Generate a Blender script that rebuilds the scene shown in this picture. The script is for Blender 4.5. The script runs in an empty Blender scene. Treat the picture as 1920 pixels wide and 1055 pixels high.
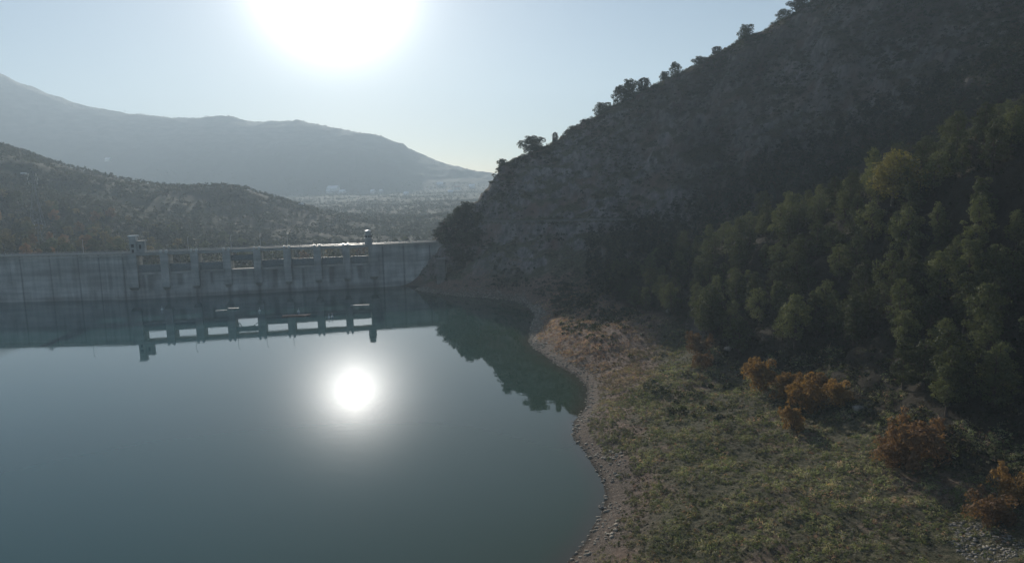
import bpy, math, random
import numpy as np

# ------------------------------------------------------------------ camera
SC = bpy.context.scene
COL = SC.collection
F = 1280.0; PX, PY = 960.0, 527.5; CAMH = 48.0        # photo pixels, metres above the water
PITCH = math.atan((527.5 - 358) / F); ROLL = 0.022
fw = np.array([0, math.cos(PITCH), -math.sin(PITCH)])
r0 = np.array([1.0, 0, 0]); u0 = np.cross(r0, fw)
cr = r0 * math.cos(ROLL) - u0 * math.sin(ROLL)
cu = u0 * math.cos(ROLL) + r0 * math.sin(ROLL)
cam = bpy.data.cameras.new("camera"); camo = bpy.data.objects.new("camera", cam); COL.objects.link(camo)
cam.sensor_width = 36; cam.lens = 36 * F / 1920; cam.clip_start = 0.5; cam.clip_end = 20000
from mathutils import Matrix, Vector
M = Matrix(((cr[0], cu[0], -fw[0], 0), (cr[1], cu[1], -fw[1], 0), (cr[2], cu[2], -fw[2], CAMH), (0, 0, 0, 1)))
camo.matrix_world = M
SC.camera = camo

# ------------------------------------------------------------------ sun, sky, exposure
SUN = np.array([-0.22521, 0.93435, 0.27616])
SUN_EL = math.asin(SUN[2]); SUN_AZ = math.atan2(SUN[0], SUN[1])
sl = bpy.data.lights.new("sun", 'SUN'); so = bpy.data.objects.new("sun", sl); COL.objects.link(so)
sl.energy = 5.0; sl.angle = math.radians(0.53); sl.color = (1.0, 0.93, 0.82)
so.rotation_mode = 'QUATERNION'; so.rotation_quaternion = Vector(SUN).to_track_quat('Z', 'Y')
so.location = (0, 0, 900)
world = bpy.data.worlds.new("World"); SC.world = world; world.use_nodes = True
nt = world.node_tree; nt.nodes.clear()
def N(tree, typ, **kw):
    n = tree.nodes.new(typ)
    for k, v in kw.items(): setattr(n, k, v)
    return n
wo = N(nt, 'ShaderNodeOutputWorld')
sky = N(nt, 'ShaderNodeTexSky'); sky.sky_type = 'NISHITA'; sky.sun_disc = False
sky.sun_elevation = SUN_EL; sky.sun_rotation = SUN_AZ
sky.altitude = 400; sky.air_density = 1.0; sky.dust_density = 0.25; sky.ozone_density = 2.5
bg = N(nt, 'ShaderNodeBackground'); bg.inputs[1].default_value = 0.050
nt.links.new(sky.outputs[0], bg.inputs[0])
# aureole of the hazy air round the sun (a property of the sky by direction)
tc = N(nt, 'ShaderNodeTexCoord')
dt = N(nt, 'ShaderNodeVectorMath', operation='DOT_PRODUCT'); dt.inputs[1].default_value = tuple(SUN)
nrm = N(nt, 'ShaderNodeVectorMath', operation='NORMALIZE')
nt.links.new(tc.outputs['Generated'], nrm.inputs[0]); nt.links.new(nrm.outputs[0], dt.inputs[0])
ac = N(nt, 'ShaderNodeMath', operation='ARCCOSINE'); ac.use_clamp = False
nt.links.new(dt.outputs['Value'], ac.inputs[0])
def expo(scale, power):
    m = N(nt, 'ShaderNodeMath', operation='DIVIDE'); nt.links.new(ac.outputs[0], m.inputs[0]); m.inputs[1].default_value = math.radians(scale)
    p = N(nt, 'ShaderNodeMath', operation='POWER'); nt.links.new(m.outputs[0], p.inputs[0]); p.inputs[1].default_value = power
    g = N(nt, 'ShaderNodeMath', operation='MULTIPLY'); nt.links.new(p.outputs[0], g.inputs[0]); g.inputs[1].default_value = -1
    e = N(nt, 'ShaderNodeMath', operation='EXPONENT'); nt.links.new(g.outputs[0], e.inputs[0])
    return e
def scaled(n, k):
    m = N(nt, 'ShaderNodeMath', operation='MULTIPLY'); nt.links.new(n.outputs[0], m.inputs[0]); m.inputs[1].default_value = k
    return m
a1 = scaled(expo(2.25, 1.2), 11.5); a2 = scaled(expo(15.0, 1.7), 0.27)
ad = N(nt, 'ShaderNodeMath', operation='ADD'); nt.links.new(a1.outputs[0], ad.inputs[0]); nt.links.new(a2.outputs[0], ad.inputs[1])
bg2 = N(nt, 'ShaderNodeBackground'); bg2.inputs[0].default_value = (1.0, 0.97, 0.92, 1)
nt.links.new(ad.outputs[0], bg2.inputs[1])
ash = N(nt, 'ShaderNodeAddShader')
nt.links.new(bg.outputs[0], ash.inputs[0]); nt.links.new(bg2.outputs[0], ash.inputs[1]); nt.links.new(ash.outputs[0], wo.inputs[0])
SC.view_settings.view_transform = 'Standard'; SC.view_settings.look = 'None'
SC.view_settings.exposure = 0.55; SC.view_settings.gamma = 1.0
cy = SC.cycles
SC.render.engine = 'CYCLES'
cy.use_denoising = True
try: cy.denoiser = 'OPENIMAGEDENOISE'
except Exception: pass
cy.max_bounces = 5; cy.diffuse_bounces = 2; cy.glossy_bounces = 3; cy.transmission_bounces = 3
cy.volume_bounces = 1; cy.transparent_max_bounces = 6; cy.sample_clamp_indirect = 3.0
cy.caustics_reflective = False; cy.caustics_refractive = False

# ------------------------------------------------------------------ projection helpers
def ray(px, py): return fw * F + cr * (px - PX) - cu * (py - PY)
def W(px, py, z=0.0):
    d = ray(px, py); t = (z - CAMH) / d[2]; return np.array([0, 0, CAMH]) + d * t
def P(px, py, D):
    d = ray(px, py); return np.array([0, 0, CAMH]) + d * (D / d[1])
def proj(p):
    q = np.asarray(p, float) - np.array([0, 0, CAMH]); c = q @ fw
    return PX + F * (q @ cr) / c, PY - F * (q @ cu) / c

# ------------------------------------------------------------------ object helpers
def tag(o, label=None, cat=None, group=None, kind=None):
    if label: o['label'] = label
    if cat: o['category'] = cat
    if group: o['group'] = group
    if kind: o['kind'] = kind
    return o
def link(name, me, parent=None):
    o = bpy.data.objects.new(name, me); COL.objects.link(o)
    if parent is not None: o.parent = parent
    return o
def empty(name, loc=(0, 0, 0), rz=0.0, parent=None):
    o = bpy.data.objects.new(name, None); COL.objects.link(o); o.location = loc; o.rotation_euler = (0, 0, rz)
    if parent is not None: o.parent = parent
    return o
def npmesh(name, v, f, mat=None, col=None, smooth=False, attr='tint'):
    """v (n,3), f (m,k) one polygon size"""
    me = bpy.data.meshes.new(name)
    v = np.ascontiguousarray(v, dtype=np.float32); f = np.ascontiguousarray(f, dtype=np.int32)
    m, k = f.shape
    me.vertices.add(len(v)); me.vertices.foreach_set('co', v.ravel())
    me.loops.add(m * k); me.loops.foreach_set('vertex_index', f.ravel())
    me.polygons.add(m); me.polygons.foreach_set('loop_start', np.arange(0, m * k, k, dtype=np.int32))
    me.polygons.foreach_set('loop_total', np.full(m, k, dtype=np.int32))
    if smooth: me.polygons.foreach_set('use_smooth', np.ones(m, dtype=bool))
    me.update(calc_edges=True); me.validate(verbose=False)
    if col is not None:
        a = me.attributes.new(attr, 'FLOAT_COLOR', 'POINT')
        c = np.ones((len(v), 4), dtype=np.float32)
        col = np.asarray(col, dtype=np.float32)
        if col.ndim == 1: c[:, :3] = col[:, None]
        else: c[:, :3] = col
        a.data.foreach_set('color', c.ravel())
    if mat: me.materials.append(mat)
    return me
class MB:
    """collects boxes, prisms and tubes and links them as one mesh object"""
    def __init__(s): s.v = []; s.f = []
    def add(s, v, f):
        b = len(s.v); s.v += [tuple(map(float, p)) for p in v]; s.f += [tuple(i + b for i in q) for q in f]
    def box(s, x0, x1, y0, y1, z0, z1):
        s.hexa([(x0, y0, z0), (x1, y0, z0), (x1, y1, z0), (x0, y1, z0), (x0, y0, z1), (x1, y0, z1), (x1, y1, z1), (x0, y1, z1)])
    def hexa(s, c): s.add(c, [(3, 2, 1, 0), (4, 5, 6, 7), (0, 1, 5, 4), (1, 2, 6, 5), (2, 3, 7, 6), (3, 0, 4, 7)])
    def tube(s, p, q, r1, r2=None, n=6):
        p = np.array(p, float); q = np.array(q, float); r2 = r1 if r2 is None else r2
        d = q - p; L = np.linalg.norm(d)
        if L < 1e-6: return
        d /= L; a = np.cross(d, [0, 0, 1] if abs(d[2]) < .9 else [1, 0, 0]); a /= np.linalg.norm(a); b = np.cross(d, a)
        v = []
        for c, r in ((p, r1), (q, r2)):
            for i in range(n):
                t = 2 * math.pi * i / n; v.append(c + (a * math.cos(t) + b * math.sin(t)) * r)
        s.add(v, [(i, (i + 1) % n, n + (i + 1) % n, n + i) for i in range(n)] + [tuple(range(n - 1, -1, -1)), tuple(range(n, 2 * n))])
    def lathe(s, prof, n=12, c=(0, 0, 0)):
        v = []
        for r, z in prof:
            for i in range(n):
                t = 2 * math.pi * i / n; v.append((c[0] + r * math.cos(t), c[1] + r * math.sin(t), c[2] + z))
        f = []
        for k in range(len(prof) - 1):
            for i in range(n):
                j = (i + 1) % n; f.append((k * n + i, k * n + j, (k + 1) * n + j, (k + 1) * n + i))
        f += [tuple(range(n - 1, -1, -1)), tuple((len(prof) - 1) * n + i for i in range(n))]
        s.add(v, f)
    def build(s, name, mat, parent=None, loc=None, rz=0, smooth=False):
        me = bpy.data.meshes.new(name); me.from_pydata(s.v, [], s.f); me.update()
        if mat: me.materials.append(mat)
        if smooth: me.polygons.foreach_set('use_smooth', [True] * len(me.polygons))
        o = link(name, me, parent)
        if loc is not None: o.location = loc
        if rz: o.rotation_euler = (0, 0, rz)
        return o

# ------------------------------------------------------------------ noise
_rt = np.random.RandomState(7).rand(65536).astype(np.float64)
def _h(i, j, k=0):
    return _rt[(i * 1619 + j * 31337 + k * 6971 + ((i * 57) ^ (j * 131) ^ (k * 977))) & 65535]
def vnoise(x, y):
    xi = np.floor(x).astype(np.int64); yi = np.floor(y).astype(np.int64)
    u = x - xi; v = y - yi; u = u * u * u * (u * (u * 6 - 15) + 10); v = v * v * v * (v * (v * 6 - 15) + 10)
    a = _h(xi, yi); b = _h(xi + 1, yi); c = _h(xi, yi + 1); d = _h(xi + 1, yi + 1)
    return (a * (1 - u) + b * u) * (1 - v) + (c * (1 - u) + d * u) * v - 0.5
def fbm(x, y, o=4, g=0.5):
    s = 0; a = 1.0; t = 0
    for i in range(o):
        s = s + a * vnoise(x * 2 ** i + 17.3 * i, y * 2 ** i - 9.1 * i); t += a; a *= g
    return s / t * 2
def vnoise3(x, y, z):
    xi = np.floor(x).astype(np.int64); yi = np.floor(y).astype(np.int64); zi = np.floor(z).astype(np.int64)
    u = x - xi; v = y - yi; w = z - zi
    u = u * u * (3 - 2 * u); v = v * v * (3 - 2 * v); w = w * w * (3 - 2 * w)
    def L(k):
        a = _h(xi, yi, zi + k); b = _h(xi + 1, yi, zi + k); c = _h(xi, yi + 1, zi + k); d = _h(xi + 1, yi + 1, zi + k)
        return (a * (1 - u) + b * u) * (1 - v) + (c * (1 - u) + d * u) * v
    return L(0) * (1 - w) + L(1) * w - 0.5
def fbm3(x, y, z, o=4, g=0.5):
    s = 0; a = 1.0; t = 0
    for i in range(o):
        k = 2 ** i; s = s + a * vnoise3(x * k + 3.1 * i, y * k - 7.7 * i, z * k + 1.3 * i); t += a; a *= g
    return s / t * 2

# ------------------------------------------------------------------ materials
def newmat(name):
    m = bpy.data.materials.new(name); m.use_nodes = True
    t = m.node_tree; b = t.nodes['Principled BSDF']; return m, t, b
def noise_node(t, scale, detail=4, rough=0.55, vec=None, stretch=None):
    n = N(t, 'ShaderNodeTexNoise'); n.inputs['Scale'].default_value = scale; n.inputs['Detail'].default_value = detail
    n.inputs['Roughness'].default_value = rough
    g = N(t, 'ShaderNodeNewGeometry') if vec is None else None
    src = g.outputs['Position'] if vec is None else vec
    if stretch:
        mp = N(t, 'ShaderNodeMapping'); mp.inputs['Scale'].default_value = stretch
        t.links.new(src, mp.inputs['Vector']); src = mp.outputs[0]
    t.links.new(src, n.inputs['Vector']); return n
def ramp(t, src, stops):
    r = N(t, 'ShaderNodeValToRGB'); e = r.color_ramp.elements
    while len(e) < len(stops): e.new(0.5)
    for k, (p, c) in enumerate(stops):
        e[k].position = p; e[k].color = (*c, 1) if len(c) == 3 else c
    t.links.new(src, r.inputs[0]); return r
def mixc(t, fac, a, b, mode='MIX'):
    m = N(t, 'ShaderNodeMix'); m.data_type = 'RGBA'; m.blend_type = mode
    for s, k in ((fac, 0), (a, 6), (b, 7)):
        if isinstance(s, (int, float)): m.inputs[k].default_value = s
        elif isinstance(s, tuple): m.inputs[k].default_value = (*s, 1)
        else: t.links.new(s, m.inputs[k])
    return m.outputs[2]
def maprange(t, src, a, b, c=0.0, d=1.0):
    m = N(t, 'ShaderNodeMapRange'); m.interpolation_type = 'SMOOTHSTEP'
    for k, v in zip((1, 2, 3, 4), (a, b, c, d)): m.inputs[k].default_value = v
    t.links.new(src, m.inputs[0]); return m.outputs[0]
def math_(t, op, a, b=None):
    m = N(t, 'ShaderNodeMath', operation=op)
    for s, k in ((a, 0), (b, 1)):
        if s is None: continue
        if isinstance(s, (int, float)): m.inputs[k].default_value = s
        else: t.links.new(s, m.inputs[k])
    return m.outputs[0]
def bump(t, b, src, strength, dist):
    n = N(t, 'ShaderNodeBump'); n.inputs['Strength'].default_value = strength; n.inputs['Distance'].default_value = dist
    t.links.new(src, n.inputs['Height']); t.links.new(n.outputs[0], b.inputs['Normal']); return n

def simple(name, c, rough=0.8, var=0.3, scale=1.5, metal=0.0, spec=0.3):
    m, t, b = newmat(name)
    n = noise_node(t, scale, 5)
    r = ramp(t, n.outputs[0], [(0.3, tuple(k * (1 - var) for k in c)), (0.7, tuple(min(1, k * (1 + var)) for k in c))])
    t.links.new(r.outputs[0], b.inputs['Base Color']); b.inputs['Roughness'].default_value = rough
    b.inputs['Metallic'].default_value = metal; b.inputs['Specular IOR Level'].default_value = spec
    return m
def foliage(name, c, c2, trans=0.35, usetint=False, rnd=0.3):
    m, t, b = newmat(name)
    oi = N(t, 'ShaderNodeObjectInfo'); n = noise_node(t, 0.9, 3)
    f = math_(t, 'ADD', math_(t, 'MULTIPLY', oi.outputs['Random'], 0.6), math_(t, 'MULTIPLY', n.outputs[0], 0.5))
    col = mixc(t, f, c, c2)
    if usetint:
        a = N(t, 'ShaderNodeAttribute'); a.attribute_name = 'tint'
        col = mixc(t, 1.0, col, a.outputs['Color'], 'MULTIPLY')
    v = maprange(t, oi.outputs['Random'], 0, 1, 1 - rnd, 1 + rnd)
    mv = N(t, 'ShaderNodeVectorMath', operation='SCALE'); t.links.new(col, mv.inputs[0]); t.links.new(v, mv.inputs['Scale'])
    t.links.new(mv.outputs[0], b.inputs['Base Color']); b.inputs['Roughness'].default_value = 0.7
    b.inputs['Specular IOR Level'].default_value = 0.15
    tr = N(t, 'ShaderNodeBsdfTranslucent'); mt = mixc(t, 1.0, mv.outputs[0], (1.25, 1.2, 0.7), 'MULTIPLY'); t.links.new(mt, tr.inputs[0])
    mx = N(t, 'ShaderNodeMixShader'); mx.inputs[0].default_value = trans
    t.links.new(b.outputs[0], mx.inputs[1]); t.links.new(tr.outputs[0], mx.inputs[2])
    t.links.new(mx.outputs[0], t.nodes['Material Output'].inputs[0]); return m

def mat_bank():
    m, t, b = newmat("bank_soil")
    g = N(t, 'ShaderNodeNewGeometry'); sp = N(t, 'ShaderNodeSeparateXYZ'); t.links.new(g.outputs['Position'], sp.inputs[0])
    sn = N(t, 'ShaderNodeSeparateXYZ'); t.links.new(g.outputs['Normal'], sn.inputs[0])
    n1 = noise_node(t, 0.09, 6, 0.6); n2 = noise_node(t, 1.1, 6, 0.65); n3 = noise_node(t, 5.0, 4, 0.7)
    grass = ramp(t, n2.outputs[0], [(0.3, (0.04, 0.042, 0.02)), (0.5, (0.085, 0.08, 0.045)), (0.68, (0.16, 0.135, 0.085))])
    dry = ramp(t, n2.outputs[0], [(0.3, (0.08, 0.052, 0.038)), (0.55, (0.20, 0.135, 0.10)), (0.72, (0.32, 0.235, 0.18))])
    a = N(t, 'ShaderNodeAttribute'); a.attribute_name = 'tint'
    sa = N(t, 'ShaderNodeSeparateColor'); t.links.new(a.outputs['Color'], sa.inputs[0])
    fd = maprange(t, math_(t, 'ADD', n1.outputs[0], math_(t, 'MULTIPLY', sa.outputs[0], 0.5)), 0.5, 0.72)
    col = mixc(t, fd, grass.outputs[0], dry.outputs[0])
    # rock where steep
    n4 = noise_node(t, 0.35, 8, 0.65, stretch=(1, 1, 0.5)); n5 = noise_node(t, 0.06, 5, 0.6, stretch=(1, 1, 0.35))
    rock = ramp(t, n4.outputs[0], [(0.28, (0.06, 0.052, 0.046)), (0.46, (0.165, 0.15, 0.142)), (0.68, (0.33, 0.295, 0.275))])
    n6 = noise_node(t, 0.045, 6, 0.7, stretch=(1, 1, 0.6)); rock2 = mixc(t, maprange(t, n5.outputs[0], 0.45, 0.68), rock.outputs[0], (0.19, 0.125, 0.10)); rock2 = mixc(t, math_(t, 'MULTIPLY', maprange(t, n6.outputs[0], 0.5, 0.66), 0.38), rock2, mixc(t, maprange(t, n4.outputs[0], .38, .55), (0.10, .09, .085), (0.46, 0.41, 0.39)))
    fs = math_(t, 'SUBTRACT', 1.0, maprange(t, math_(t, 'ADD', sn.outputs[2], math_(t, 'MULTIPLY', math_(t, 'SUBTRACT', n2.outputs[0], 0.5), 0.7)), 0.60, 0.80))
    fs = math_(t, 'MULTIPLY', fs, sa.outputs[2])
    col = mixc(t, fs, col, rock2)
    # forest litter, with the trees' cast shade put into its dark colour
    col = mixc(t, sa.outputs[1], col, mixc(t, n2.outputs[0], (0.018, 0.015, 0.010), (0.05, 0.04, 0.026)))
    # gravel drawdown ring at the water
    grav = ramp(t, n3.outputs[0], [(0.35, (0.06, 0.046, 0.036)), (0.55, (0.16, 0.122, 0.095)), (0.7, (0.30, 0.24, 0.19))])
    fz = math_(t, 'SUBTRACT', 1.0, maprange(t, math_(t, 'ADD', sp.outputs[2], math_(t, 'MULTIPLY', math_(t, 'SUBTRACT', n1.outputs[0], 0.5), 4.0)), 1.0, 2.6))
    col = mixc(t, fz, col, grav.outputs[0])
    # wet margin
    fw_ = math_(t, 'SUBTRACT', 1.0, maprange(t, sp.outputs[2], 0.05, 0.4))
    col = mixc(t, fw_, col, (0.035, 0.028, 0.022))
    t.links.new(col, b.inputs['Base Color']); b.inputs['Roughness'].default_value = 0.95; b.inputs['Specular IOR Level'].default_value = 0.15
    bump(t, b, math_(t, 'ADD', n2.outputs[0], math_(t, 'MULTIPLY', n3.outputs[0], 0.4)), 0.8, 0.8)
    return m
def mat_far():
    m, t, b = newmat("far_slope")
    n1 = noise_node(t, 0.006, 7, 0.62); n2 = noise_node(t, 0.04, 6, 0.65); n3 = noise_node(t, 0.22, 3, 0.6)
    v = N(t, 'ShaderNodeTexVoronoi'); v.inputs['Scale'].default_value = 0.085; g = N(t, 'ShaderNodeNewGeometry'); t.links.new(g.outputs['Position'], v.inputs['Vector'])
    base = ramp(t, n2.outputs[0], [(0.3, (0.022, 0.026, 0.018)), (0.5, (0.032, 0.035, 0.024)), (0.7, (0.042, 0.041, 0.031))])
    green = ramp(t, n3.outputs[0], [(0.35, (0.018, 0.026, 0.014)), (0.65, (0.06, 0.07, 0.035))])
    col = mixc(t, maprange(t, n1.outputs[0], 0.42, 0.58), base.outputs[0], green.outputs[0])
    dots = math_(t, 'SUBTRACT', 1.0, maprange(t, v.outputs['Distance'], 0.25, 0.5))
    col = mixc(t, math_(t, 'MULTIPLY', dots, 0.8), col, (0.025, 0.035, 0.018))
    a = N(t, 'ShaderNodeAttribute'); a.attribute_name = 'tint'; sa = N(t, 'ShaderNodeSeparateColor'); t.links.new(a.outputs['Color'], sa.inputs[0])
    n4 = noise_node(t, 0.02, 8, 0.65, stretch=(1, 1, 2.5))
    rk = ramp(t, n4.outputs[0], [(0.35, (0.05, 0.048, 0.042)), (0.65, (0.15, 0.135, 0.115))])
    col = mixc(t, sa.outputs[0], col, rk.outputs[0])
    t.links.new(col, b.inputs['Base Color']); b.inputs['Roughness'].default_value = 1.0; b.inputs['Specular IOR Level'].default_value = 0.1
    bump(t, b, n2.outputs[0], 0.35, 8.0); return m
def mat_water():
    m, t, b = newmat("reservoir_water")
    a = N(t, 'ShaderNodeAttribute'); a.attribute_name = 'tint'; sa = N(t, 'ShaderNodeSeparateColor'); t.links.new(a.outputs['Color'], sa.inputs[0])
    n = noise_node(t, 0.012, 3)
    deep = mixc(t, n.outputs[0], (0.024, 0.075, 0.078), (0.033, 0.104, 0.120))
    deep = mixc(t, sa.outputs[1], deep, (0.036, 0.058, 0.034))
    col = mixc(t, sa.outputs[0], deep, (0.06, 0.052, 0.036))
    t.links.new(col, b.inputs['Base Color'])
    b.inputs['Roughness'].default_value = 0.012; b.inputs['IOR'].default_value = 1.333
    w = noise_node(t, 0.6, 3, 0.5, stretch=(0.7, 1.0, 1)); w2 = noise_node(t, 0.05, 2, 0.5)
    amp = maprange(t, w2.outputs[0], 0.35, 0.65, 0.3, 1.0)
    bump(t, b, math_(t, 'MULTIPLY', w.outputs[0], amp), 0.35, 0.020)
    return m
def mat_concrete(name, c=(0.50, 0.485, 0.465), stain=True):
    m, t, b = newmat(name)
    n1 = noise_node(t, 0.25, 7, 0.6, stretch=(1, 1, 0.25)); n2 = noise_node(t, 1.6, 6, 0.65); n3 = noise_node(t, 0.09, 4, 0.6, stretch=(0.3, 0.3, 4.0))
    r = ramp(t, n1.outputs[0], [(0.3, tuple(k * 0.62 for k in c)), (0.5, c), (0.72, tuple(k * 1.22 for k in c))])
    r2 = ramp(t, n3.outputs[0], [(0.38, (0.62, 0.63, 0.62)), (0.62, (1.08, 1.07, 1.05))])
    col = mixc(t, 0.8, r.outputs[0], r2.outputs[0], 'MULTIPLY')
    col = mixc(t, 0.35, col, ramp(t, n2.outputs[0], [(0.3, (0.6, 0.6, 0.58)), (0.7, (1.15, 1.15, 1.12))]).outputs[0], 'MULTIPLY')
    if stain:
        a = N(t, 'ShaderNodeAttribute'); a.attribute_name = 'tint'
        col = mixc(t, 1.0, col, a.outputs['Color'], 'MULTIPLY')
    t.links.new(col, b.inputs['Base Color']); b.inputs['Roughness'].default_value = 0.85
    b.inputs['Specular IOR Level'].default_value = 0.3
    bump(t, b, n2.outputs[0], 0.3, 0.05); return m
MAT = dict(
    bank=mat_bank(), far=mat_far(), water=mat_water(), wall=mat_concrete("dam_concrete"), conc=mat_concrete("plain_concrete", stain=False), conc_d=mat_concrete("weathered_concrete", (0.20, 0.185, 0.17), False),
    dark=simple("dark_opening", (0.02, 0.02, 0.022), 0.6), steel=simple("painted_steel", (0.16, 0.18, 0.18), 0.5, spec=0.5),
    pyl=simple("weathered_lattice_steel", (0.20, 0.21, 0.215), 0.6, 0.15),
    galv=simple("galvanised_steel", (0.45, 0.46, 0.47), 0.4, 0.15, metal=0.6), deck=simple("deck_paving", (0.30, 0.29, 0.27), 0.38, 0.2, spec=0.6),
    white=simple("white_render", (0.72, 0.70, 0.66), 0.7, 0.08), roofm=simple("metal_roofing", (0.62, 0.63, 0.64), 0.3, 0.1, spec=0.7),
    tile=simple("roof_tile", (0.28, 0.12, 0.07), 0.8, 0.3), asphalt=simple("road_asphalt", (0.13, 0.12, 0.11), 0.8, 0.3),
    stone=simple("shore_stone", (0.26, 0.225, 0.18), 0.9, 0.55, 0.9), pale=simple("pale_rock", (0.20, 0.18, 0.155), 0.9, 0.3),
    bark=simple("pine_bark", (0.07, 0.05, 0.04), 0.95, 0.4, 3), barkp=simple("pale_bark", (0.16, 0.13, 0.10), 0.9, 0.4, 3),
    pine=foliage("pine_needles", (0.044, 0.058, 0.032), (0.100, 0.110, 0.053), 0.36),
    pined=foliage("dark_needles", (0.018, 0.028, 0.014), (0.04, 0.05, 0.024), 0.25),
    yellow=foliage("yellowing_leaves", (0.085, 0.085, 0.034), (0.16, 0.14, 0.05), 0.35),
    orange=foliage("rust_orange_foliage", (0.21, 0.125, 0.052), (0.31, 0.19, 0.075), 0.42, rnd=0.15),
    ochre=foliage("ochre_leaves", (0.10, 0.095, 0.04), (0.17, 0.13, 0.06), 0.35),
    rust=foliage("dull_rust_foliage", (0.13, 0.085, 0.055), (0.20, 0.115, 0.065), 0.40, rnd=0.15),
    scrub=foliage("scrub_leaves", (0.8, 0.8, 0.8), (1.1, 1.1, 1.1), 0.35, usetint=True, rnd=0.0),
    float_w=simple("white_float", (0.75, 0.75, 0.72), 0.4, 0.05), float_b=simple("brown_pontoon", (0.22, 0.12, 0.08), 0.6, 0.2),
)

# ------------------------------------------------------------------ terrain control
def rbf_fit(pts):
    p = np.array(pts, float); n = len(p); d = np.linalg.norm(p[:, None, :2] - p[None, :, :2], axis=2)
    A = np.zeros((n + 3, n + 3)); A[:n, :n] = d + np.eye(n) * -0.3
    A[:n, n] = 1; A[:n, n + 1:] = p[:, :2]; A[n, :n] = 1; A[n + 1:, :n] = p[:, :2].T
    w = np.linalg.solve(A, np.concatenate([p[:, 2], [0, 0, 0]]))
    def f(x, y):
        sh = np.shape(x); x = np.ravel(x); y = np.ravel(y); out = np.empty(len(x))
        for a in range(0, len(x), 40000):
            xs = x[a:a + 40000]; ys = y[a:a + 40000]
            r = np.hypot(xs[:, None] - p[None, :, 0], ys[:, None] - p[None, :, 1])
            out[a:a + 40000] = r @ w[:n] + w[n] + w[n + 1] * xs + w[n + 2] * ys
        return out.reshape(sh)
    return f
SHORE_PX = [(1060, 1055), (1110, 985), (1128, 900), (1110, 870), (1072, 820), (1075, 790), (1100, 745), (1090, 715), (1045, 685),
            (1005, 655), (990, 640), (996, 612), (1004, 590), (988, 572), (960, 563), (900, 558), (820, 551), (770, 543), (745, 536)]
shore = [W(*p) for p in SHORE_PX]
shore = [np.array([-16, -60, 0.]), np.array([-10, 10, 0.]), np.array([-6, 45, 0.]), np.array([0, 66, 0.])] + shore
def sub(poly, step=7.0):
    out = []
    for a, b in zip(poly[:-1], poly[1:]):
        n = max(1, int(np.linalg.norm(b - a) / step))
        for i in range(n): out.append(a + (b - a) * i / n)
    out.append(poly[-1]); return out
shore_d = sub(shore, 9.0)
ctl = []
for a, b, c in zip([shore_d[0]] + shore_d[:-1], shore_d, shore_d[1:] + [shore_d[-1]]):
    t = c - a; t /= np.linalg.norm(t); nrm_ = np.array([-t[1], t[0], 0])       # left of travel = water side
    ctl.append(tuple(b))
    q = b + nrm_ * 7; ctl.append((q[0], q[1], -3.0))
    q = b + nrm_ * 25; ctl.append((q[0], q[1], -8.0))
def C(*l):
    for px, py, D in l: ctl.append(tuple(P(px, py, D)))
# bench between shore and wood
for x, y, z in [(20, 83, 3.2), (24, 108, 3.2), (22, 128, 3.0), (26, 155, 3.0), (23, 184, 3.6), (18, 205, 3.8), (17, 235, 5.0), (21, 262, 6.5), (10, 50, 3), (8, 10, 3), (4, -50, 3),
                (34, 90, 5.6), (38, 120, 5.2), (38, 150, 5.2), (34, 185, 6.0), (30, 215, 7.0), (30, 250, 8.5), (30, 50, 6), (32, 10, 7), (30, -50, 8)]:
    ctl.append((x, y, z))
C((1300, 640, 180), (1420, 700, 148), (1530, 775, 120), (1700, 850, 95), (1900, 950, 78), (1180, 575, 225), (1100, 560, 255))
for x, y, z in [(80, 60, 18), (85, 20, 22), (90, -40, 26), (130, 60, 48), (150, 0, 60), (150, -50, 62)]: ctl.append((x, y, z))
# spur crest (tree height taken off)
C((1140, 520, 250), (1250, 492, 232), (1350, 455, 215), (1450, 425, 196), (1560, 385, 182), (1660, 335, 168), (1780, 290, 158), (1900, 245, 148), (2050, 180, 140))
# gully behind the crest
for px, py, D in [(1250, 500, 262), (1450, 440, 235), (1660, 350, 205), (1900, 260, 190), (1140, 520, 275)]:
    p = P(px, py, D); ctl.append((p[0], p[1], p[2] - 5))
# foot and face of the main slope
C((1130, 470, 300), (1250, 432, 300), (1400, 360, 283), (1550, 300, 268), (1700, 230, 248), (1850, 130, 228), (1950, 100, 220))
C((1180, 340, 335), (1300, 250, 340), (1420, 240, 310), (1500, 150, 318), (1600, 60, 310), (1700, 50, 295), (1850, 10, 270), (1900, -80, 285), (2100, -60, 250))
# skyline ridge
SKY_PX = [(925, 333, 368), (935, 318, 372), (960, 300, 376), (1000, 283, 380), (1045, 262, 384), (1085, 228, 386), (1140, 204, 388), (1200, 172, 388), (1260, 142, 386), (1330, 107, 382),
          (1390, 76, 376), (1450, 44, 370), (1520, 4, 362), (1600, -45, 356), (1700, -110, 350), (1850, -200, 340), (2050, -330, 330)]
C(*SKY_PX)
for px, py, D in SKY_PX:
    p = P(px, py, D); h = p[2]
    ctl.append((p[0], p[1] + 30, h - 16)); ctl.append((p[0] + 8, p[1] + 90, h - 52)); ctl.append((p[0] + 10, p[1] + 190, max(h - 120, 0)))
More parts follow.
